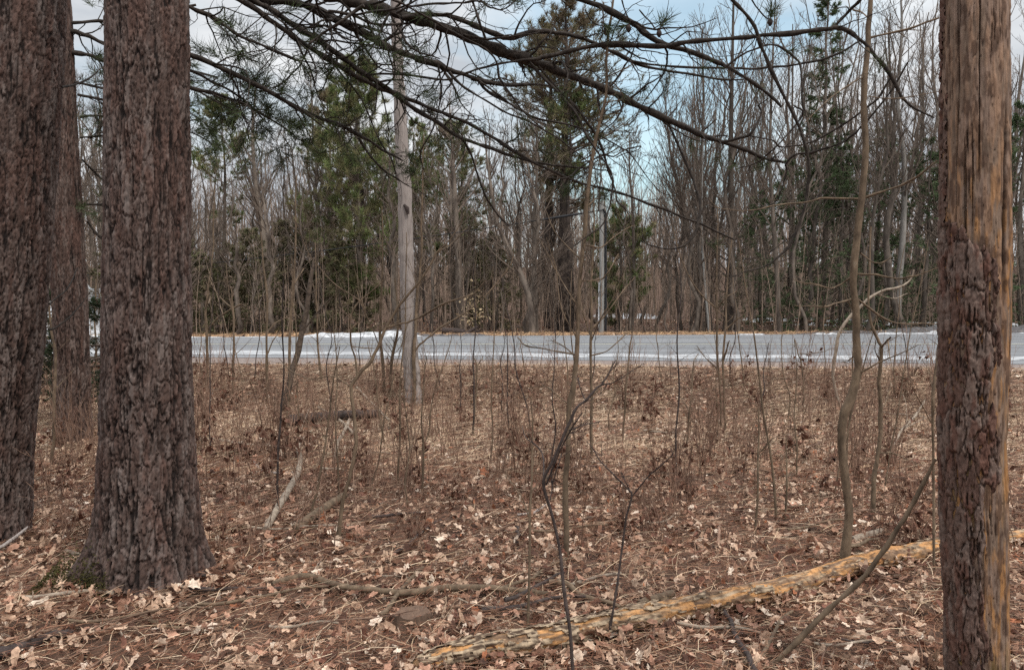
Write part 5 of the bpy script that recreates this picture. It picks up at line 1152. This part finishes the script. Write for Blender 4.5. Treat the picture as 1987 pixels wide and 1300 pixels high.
cnt = 0; tries = 0; placed = []
while cnt < 285 and tries < 9000:
    tries += 1
    D = 24.2 + 46 * rg.random() ** 1.5
    px = rg.uniform(-120, 2100)
    X = (px - CX) / F * D
    if (1035 < px < 1125 and D < 29.5) or (1155 < px < 1182 and D < 26) or (660 < px < 745 and D < 28) or (1575 < px < 1600 and D < 28): continue
    if any((X - a) ** 2 + (D - b) ** 2 < .7 for a, b in placed): continue
    yt = np.interp(px, YT[:, 0], YT[:, 1]) + rg.uniform(-20, 130) + (D - 24) * 1.2
    if D > 45: yt = max(yt, HOR - 15 / D * F)
    vi = int(rg.integers(0, 9)); trait = ['straight', 'forked', 'thin', 'low-branched', 'plain', 'twin-topped', 'stout', 'whip-like', 'spreading'][vi]
    lab = trait + ' bare tree ' + near(px, LM) + (', front row' if D < 30 else ', second row' if D < 37 else ', third row' if D < 47 else ', far back')
    if not fresh(lab): continue
    put_tree(px, D, yt, BT, lab, 'tree', 'bare trees in the wood across the road', vi); placed.append((X, D)); cnt += 1
cnt = 0; tries = 0
while cnt < 150 and tries < 5000:
    tries += 1
    D = 23.8 + 24 * rg.random() ** 1.2; px = rg.uniform(-100, 2080); X = (px - CX) / F * D
    if D < yF(X) + 1.4: continue
    vi = int(rg.integers(0, 5)); yy = rg.uniform(380, 500)
    lab = ('low' if yy > 440 else 'taller') + ' leafless young ' + ['straight', 'bushy', 'slim', 'spreading', 'forked'][vi] + ' tree ' + near(px, LM) + (', at the edge' if D < 28 else ', inside the wood' if D < 36 else ', deep inside')
    if not fresh(lab): continue
    put_tree(px, D, yy, SP, lab, 'young tree', 'leafless young trees in the wood across the road', vi); cnt += 1
# trees that stand out
def special(px, D, ytop, r, label, m='fartrunk', pts=None, cat='tree', kind='bare', name='bare_tree', nb=30, lo=.35, ang=.6, lr=.28):
    rg2 = np.random.default_rng(int(px))
    if pts is None: pts = [(px, ytop)]
    X0 = (px - CX) / F * D; z0 = float(zg(X0, D)) - .1
    P = np.array([[X0, D, z0]] + [W(a, b, D) for a, b in pts]); P = spline(P, 5)
    s = np.linspace(0, 1, len(P)); R = r * (1 - .85 * s ** 1.2)
    root = empty(name, (X0, D, z0)); tag(root, label, cat)
    b_ = MB(); b_.tubes(P - P[0], R, 10); b_.build('trunk', M[m], root)
    Q1, R1 = grow((P - P[0])[None], R[None], nb, lo, .98, ang, lr, .4, .5, .07, 8, rg2, minr=.011); R1 = np.minimum(R1, r * .3)
    Q2, R2 = grow(Q1, R1, 6, .15, .97, .55, .42, .55, .45, .08, 5, rg2, minr=.007); Q3, R3 = grow(Q2, R2, 3, .2, .97, .5, .55, .7, .4, .08, 4, rg2, minr=.005)
    b_ = MB(); b_.tubes(Q1, R1, 4); b_.tubes(Q2, R2, 3); b_.tubes(Q3, R3, 3); b_.build('crown', M['fartwig'], root)
    return root
special(1418, 25.5, -60, .135, 'tall dark trunk rising out of the picture right of the blue gap', pts=[(1420, 500), (1418, 300), (1421, 120), (1425, -80)])
special(1380, 26, 120, .10, 'dark leaning trunk just left of the tall dark trunk', pts=[(1368, 520), (1360, 380), (1365, 200), (1362, 60)])
special(1378, 25.6, 300, .05, 'thin white birch beside the dark leaning trunk', m='pole2', pts=[(1368, 560), (1362, 440), (1364, 300), (1368, 180)], name='birch_tree', nb=14)
special(1742, 25.2, 0, .13, 'pale grey slightly curved trunk left of the dead pine', m='palebark', pts=[(1743, 560), (1751, 470), (1755, 330), (1742, 200), (1750, 60), (1745, -60)])
special(893, 26, 150, .15, 'thick grey-brown trunk standing right of the leaning pole across the road', pts=[(890, 520), (885, 420), (878, 300), (872, 200)])
special(1032, 23.9, 300, .13, 'brown tree forking low, close behind the far road edge', pts=[(1031, 600), (1018, 550), (990, 490), (965, 430), (948, 330), (940, 260)], ang=.8)
special(1040, 24.6, 240, .10, 'straight companion trunk behind the low-forking tree', pts=[(1038, 560), (1036, 440), (1042, 330), (1040, 230)])
special(520, 27, 130, .15, 'stout dark trunk splitting high, right of the mossy pine', pts=[(517, 520), (508, 440), (498, 380), (490, 260), (496, 170)])
special(1225, 25, 300, .07, 'slim pinkish-brown trunk right of the service pole', pts=[(1230, 560), (1228, 420), (1222, 330), (1221, 250)])
special(1513, 25, 60, .09, 'dark pair-like trunk at the left end of the right spruces', pts=[(1508, 540), (1500, 420), (1494, 300), (1500, 100), (1505, 0)])
special(1365, 27, 60, .10, 'branchy tree with ascending limbs under the right end of the blue gap', pts=[(1340, 480), (1320, 380), (1300, 290), (1290, 180)], nb=44, lr=.34)

# conifers
def conifer(seed, H, r0, crown0, wid, col, style='pine', dens=1.0, name='white_pine', lean=0, droop=0.0, blade=(.13, .012), nbr=70, col2=None, taper=1.0, tm='fartrunk'):
    rg = np.random.default_rng(seed); k = 14; s = np.linspace(0, 1, k)
    T = np.stack([np.cumsum(rg.normal(0, .004, k)) * H + lean * s * H, np.cumsum(rg.normal(0, .004, k)) * H, s * H - .15], -1)[None]; T[:, 0, :2] = 0
    R = (r0 * (1 - .9 * s))[None]
    tb = MB(); tb.tubes(T, R, 9)
    n = int(nbr); t = crown0 + (1 - crown0) * np.sort(rg.random(n)) ** .9; idx = t * (k - 1); i0 = np.clip(idx.astype(int), 0, k - 2); f = (idx - i0)[:, None]
    S = T[0, i0] * (1 - f) + T[0, i0 + 1] * f
    u_ = (t - crown0) / (1 - crown0)
    if style == 'pine': L = wid * (np.clip(u_ * 3.5, .35, 1)) * (1 - u_ ** 1.7) ** .8 * rg.uniform(.55, 1.2, n) + .25
    else: L = wid * (1 - u_) ** taper * rg.uniform(.8, 1.1, n) + .12
    az = rg.uniform(0, 2 * np.pi, n); el0 = (rg.normal(.15, .15, n) + .5 * u_ if style == 'pine' else rg.normal(-.05, .1, n) + .6 * u_ ** 2)
    kk = 8; ss = np.linspace(0, 1, kk)
    P = S[:, None] + np.stack([np.cos(az)[:, None] * ss * L[:, None] * np.cos(el0)[:, None], np.sin(az)[:, None] * ss * L[:, None] * np.cos(el0)[:, None], L[:, None] * (np.sin(el0)[:, None] * ss + (-droop * np.sin(ss * 2.4) + (.18 if style == 'pine' else .12) * ss ** 2.5))], -1) + np.cumsum(rg.normal(0, .02, (n, kk, 3)), 1) * (L[:, None, None] / 3)
    Rb = (r0 * .16 * (1 - .5 * u_))[:, None] * (1 - .8 * ss)
    br = MB(); br.tubes(P, np.maximum(Rb, .008), 4)
    # dead stubs below the crown
    Q0, R0 = grow(T, R, 26, .08, max(crown0, .15), 1.45, .07, .12, -.1, .06, 5, rg, minr=.008); br.tubes(Q0, np.minimum(R0, .02), 3)
    Q2, R2 = grow(P, Rb, int(9 * dens), .25, 1.0, .75, .34, .6, .25 if style == 'pine' else -.15, .08, 5, rg, minr=.006); br.tubes(Q2, np.minimum(R2, .014), 3)
    fol = MB()
    Q = np.concatenate([Q2, P[:, 3:]], 0) if P.shape[1] - 3 == Q2.shape[1] else Q2
    nb = int((34 if style == 'pine' else 26) * dens)
    m_ = len(Q); tt = rg.uniform(.15 if style != 'pine' else .35, 1, (m_, nb)); ix = tt * (Q.shape[1] - 1); i1 = np.clip(ix.astype(int), 0, Q.shape[1] - 2); ff = (ix - i1)[..., None]; ar = np.arange(m_)[:, None]
    B = (Q[ar, i1] * (1 - ff) + Q[ar, i1 + 1] * ff); Td = Q[ar, i1 + 1] - Q[ar, i1]; Td /= np.linalg.norm(Td, axis=2, keepdims=True) + 1e-9
    e = Td * .6 + rg.normal(size=Td.shape) * (.6 if style == 'pine' else np.array([.6, .6, .25])) + np.array([0, 0, .35 if style == 'pine' else -.1]); e /= np.linalg.norm(e, axis=2, keepdims=True)
    B = B.reshape(-1, 3); e = e.reshape(-1, 3); sd_ = np.cross(e, rg.normal(size=e.shape)); sd_ /= np.linalg.norm(sd_, axis=1, keepdims=True)
    ln_ = blade[0] * rg.uniform(.6, 1.3, (len(B), 1))
    V = np.stack([B - sd_ * blade[1], B + sd_ * blade[1], B + e * ln_ + sd_ * blade[1] * .3, B + e * ln_ - sd_ * blade[1] * .3], 1)
    cv = np.array(col) * rg.uniform(.6, 1.35, (m_, 1))
    if col2 is not None:
        w2 = (rg.random((m_, 1)) < .45); cv = np.where(w2, np.array(col2) * rg.uniform(.7, 1.3, (m_, 1)), cv)
    cv = np.repeat(cv, nb, 0) * rg.uniform(.8, 1.2, (len(B), 1))
    fol.add(V.reshape(-1, 3), quads=np.arange(len(B) * 4).reshape(-1, 4), col=np.repeat(cv, 4, 0))
    root = empty(name, (0, -90, 0)); tb.build('trunk', M[tm], root); c = br.build('crown', M['fartwig'], root); fol.build('foliage', M['conifer'], root)
    return root
def put_con(root, px, D, label, cat='pine tree', rz=0, sc=1.0, first=True, group=None, zoff=0):
    X = (px - CX) / F * D; loc = (X, D, float(zg(X, D)) - .05 + zoff)
    if first: o = root; o.location = loc; o.rotation_euler = (0, 0, rz); o.scale = (sc,) * 3
    else: o = copy_thing(root, loc, rz, sc)
    for k in ('group',):
        if k in o: del o[k]
    tag(o, label, cat, group); return o
OL = (.21, .19, .095); GR = (.15, .185, .075); DG = (.10, .135, .065); BR = (.22, .165, .10)
H = lambda ytop, D, px=1000: CAM_Z + (HOR - ytop) / F * D - float(zg((px - CX) / F * D, D)) + .05
pA = conifer(1, H(15, 28), .27, .36, 3.3, (.15, .13, .07), nbr=104, dens=.95, tm='darktrunk', col2=(.15, .11, .07), blade=(.18, .009))
put_con(pA, 1090, 28, 'tallest white pine with dark trunk and brownish olive crown in the middle of the wood')
pA2 = conifer(2, H(60, 29), .24, .5, 2.5, (.15, .13, .07), nbr=70, tm='darktrunk', col2=(.15, .11, .07), blade=(.18, .009))
put_con(pA2, 1066, 29.2, 'second dark pine trunk touching the tallest pine on its left')
pA3 = conifer(3, H(180, 27), .15, .6, 1.6, OL, tm='darktrunk', nbr=46, col2=GR)
put_con(pA3, 1108, 27, 'slim pine trunk touching the tallest pine on its right')
pB = conifer(4, H(120, 27), .16, .08, 2.1, (.165, .20, .075), nbr=120, dens=1.3, col2=OL, blade=(.19, .008))
put_con(pB, 700, 27, 'broad bright green pine left of the leaning grey pole')
pB2 = conifer(5, H(180, 30), .14, .2, 1.9, OL, nbr=90, col2=BR)
put_con(pB2, 645, 30, 'olive brown pine behind the left side of the bright green pine')
pC = conifer(6, H(195, 32), .13, .45, 1.9, OL, nbr=60, col2=GR)
put_con(pC, 430, 32, 'olive pine with high tufted crown right of the mossy pine')
pD = conifer(7, H(240, 30), .15, .35, 2.0, GR, nbr=70, col2=OL)
put_con(pD, 880, 30.5, 'green pine right of the leaning grey pole with bare lower trunk')
pE = conifer(8, H(210, 33), .13, .5, 2.0, OL, nbr=60, col2=GR)
put_con(pE, 810, 34, 'olive pine crown seen just right of the leaning grey pole', sc=.95)
pF = conifer(9, H(395, 25), .09, .12, 1.5, GR, nbr=60, col2=OL)
put_con(pF, 1205, 26, 'small yellow-green pine right of the service pole')
sA = conifer(20, H(-70, 27), .12, .30, .8, DG, 'spruce', nbr=120, name='spruce', droop=.12, blade=(.09, .012), taper=.35)
put_con(sA, 1588, 27, 'tall narrow dark spruce rising above the right spruces', 'spruce tree')
sB = conifer(21, H(300, 25.5), .10, .08, 1.9, DG, 'spruce', nbr=80, dens=.85, name='spruce', droop=.18, blade=(.09, .013), taper=.6)
SL = [(1535, 26.5, 'dark green spruce at the left end of the right spruce row', 1.0), (1640, 25.8, 'dark green spruce behind the S-bend sapling', 1.05), (1700, 27.5, 'spruce between the S-bend sapling and the pale grey trunk', 1.2), (1785, 26, 'spruce directly left of the dead pine', 1.1), (1860, 28, 'spruce hidden behind the dead pine', 1.25), (1985, 26, 'spruce at the right edge beyond the dead pine', 1.3), (1480, 31, 'smaller spruce farther back, left of the spruce row', .9), (1600, 33, 'spruce deeper in the wood behind the tall narrow one', 1.25), (2080, 25.5, 'spruce cut by the right edge of the picture', 1.1)]
for i, (px, D, lab, sc) in enumerate(SL): put_con(sB, px, D, lab, 'spruce tree', i * 1.3, sc, first=(i == 0), group='dark spruces at the right')
sC = conifer(22, H(440, 26), .07, .04, 1.6, (.16, .16, .08), 'spruce', nbr=80, name='hemlock', droop=.2, blade=(.10, .013), taper=.6, col2=(.20, .165, .10))
HL = [(395, 25.5), (440, 28), (490, 26.5), (555, 29), (610, 30), (660, 26), (350, 27), (250, 26), (130, 27), (30, 26), (950, 29), (905, 33)]
hw = ['nearest the mossy pine', 'second right of the mossy pine', 'third right of the mossy pine', 'behind the leaning dark stem', 'left of the bright green pine', 'under the bright green pine', 'hidden by the mossy pine', 'behind the mossy pine trunk', 'between the left trunks', 'at the left edge', 'low in the middle of the wood', 'low, right of the leaning pole']
for i, (px, D) in enumerate(HL): put_con(sC, px, D, 'low olive hemlock ' + hw[i], 'hemlock tree', i * 2.1, .75 + .12 * (i % 4), first=(i == 0), group='low olive hemlocks at the left')
# young spruces between the left trunks, near side of the road
yS = conifer(30, 1.75, .018, .25, .55, (.045, .06, .03), 'spruce', nbr=60, name='young_spruce', droop=.05, blade=(.035, .004), taper=.7, dens=1.2)
put_con(yS, 187, 9.0, 'small young spruce seen between the slim pine and the mossy pine', 'young spruce', .3, 1.0, True)
put_con(yS, 100, 9.6, 'small young spruce seen between the far-left pine and the slim pine', 'young spruce', 1.9, 1.05, False)

# old dark beams / fallen timber on the far verge
fb = empty('fallen_log', (0, 0, 0)); tag(fb, 'dark rotting log propped on a stub at the far roadside right of the leaning pole', 'log')
b_ = MB(); A1 = W(858, 642, 23.6); A2 = W(902, 645, 23.6); b_.tubes(np.array([A1, (A1 + A2) / 2 + [0, 0, .01], A2]), [.10, .11, .10], 12, cap=True); b_.build('wood', M['sapdark'], fb)
b_ = MB(); A1 = W(900, 650, 23.5); A2 = W(926, 634, 23.7); b_.tubes(np.array([A1, A2]), [.07, .05], 10, cap=True); b_.build('branch_stub', M['sapdark'], fb)
b_ = MB(); A1 = W(928, 652, 23.5); A2 = W(927, 640, 23.5); b_.tubes(np.array([A1, A2]), [.05, .05], 10, cap=True); b_.build('stub', M['sapdark'], fb)
# beech sapling keeping pale leaves
bs = empty('beech_sapling', (0, 0, 0)); tag(bs, 'beech sapling still holding pale straw leaves across the road', 'sapling')
rg2 = np.random.default_rng(4); base = W(922, 640, 24.5); tp = W(915, 575, 24.5); b_ = MB(); b_.tubes(np.array([[base[0], 24.5, .4], (base + tp) / 2, tp]), [.02, .015, .006], 6); b_.build('stem', M['fartrunk'], bs)
n = 150; c = base * .25 + tp * .75; p = rg2.normal(0, 1, (n, 3)) * [.22, .2, .38] + c - [0, 0, .25]; e = rg2.normal(size=(n, 3)) * .05; f_ = rg2.normal(size=(n, 3)) * .03
b_ = MB(); b_.add(np.stack([p, p + e, p + e + f_, p + f_], 1).reshape(-1, 3), quads=np.arange(4 * n).reshape(-1, 4), col=(.55, .43, .27)); b_.build('leaves', M['leaf'], bs, smooth=False)
# brush heap at the right, far verge
stick('fallen_branch', 'long bare bough lying on the far verge under the right spruces', [(1485, 641, 4), (1560, 640, 5), (1620, 631, 4), (1650, 626, 3)], m='twig', lift=.25)
stick('fallen_branch', 'second bough crossed behind the long bare bough', [(1500, 622, 3), (1560, 634, 4), (1640, 641, 4), (1700, 640, 3)], m='twig', lift=.2)

# thicket of thin stems: nobody could count it
rg = np.random.default_rng(31)
def thicket(name, n, y0, y1, h, r, label, seed, kids=4, k=6, pw=.8):
    rg = np.random.default_rng(seed); x, y = scatter(n, y0, y1, pw, rg, m=.85, ex=4); kp = y > yF(x) + 1.0; x, y = x[kp], y[kp]; n = len(x)
    Hh = rg.uniform(h[0], h[1], n); s = np.linspace(0, 1, k); ln2 = rg.normal(0, .09, (n, 2))
    P = np.stack([x, y, zg(x, y) - .05], -1)[:, None] + np.concatenate([ln2[:, None] * (s ** 1.2)[None, :, None] * Hh[:, None, None], (s[None] * Hh[:, None])[..., None]], -1) + np.cumsum(rg.normal(0, .018, (n, k, 3)), 1)
    R_ = rg.uniform(r[0], r[1], n)[:, None] * (1 - .75 * s)
    b_ = MB(); b_.tubes(P, R_, 3)
    if kids:
        Q, Rq = grow(P, R_, kids, .25, .98, .6, .32, .55, .4, .09, 4, rg, minr=r[0] * .35); b_.tubes(Q, Rq, 3)
    o = b_.build(name, M['brush']); tag(o, label, 'thicket', kind='stuff')
thicket('undergrowth', 2900, 23.5, 44, (1.2, 4.2), (.008, .018), 'dense brown undergrowth filling the front of the wood', 1, 5)
thicket('undergrowth', 2100, 38, 80, (2, 6.5), (.014, .03), 'dense brown undergrowth deeper in the wood', 2, 4)
thicket('distant_woods', 1900, 60, 135, (8, 13), (.035, .09), 'far-off mass of grey-brown trunks at the back of the wood', 3, 7, 8)
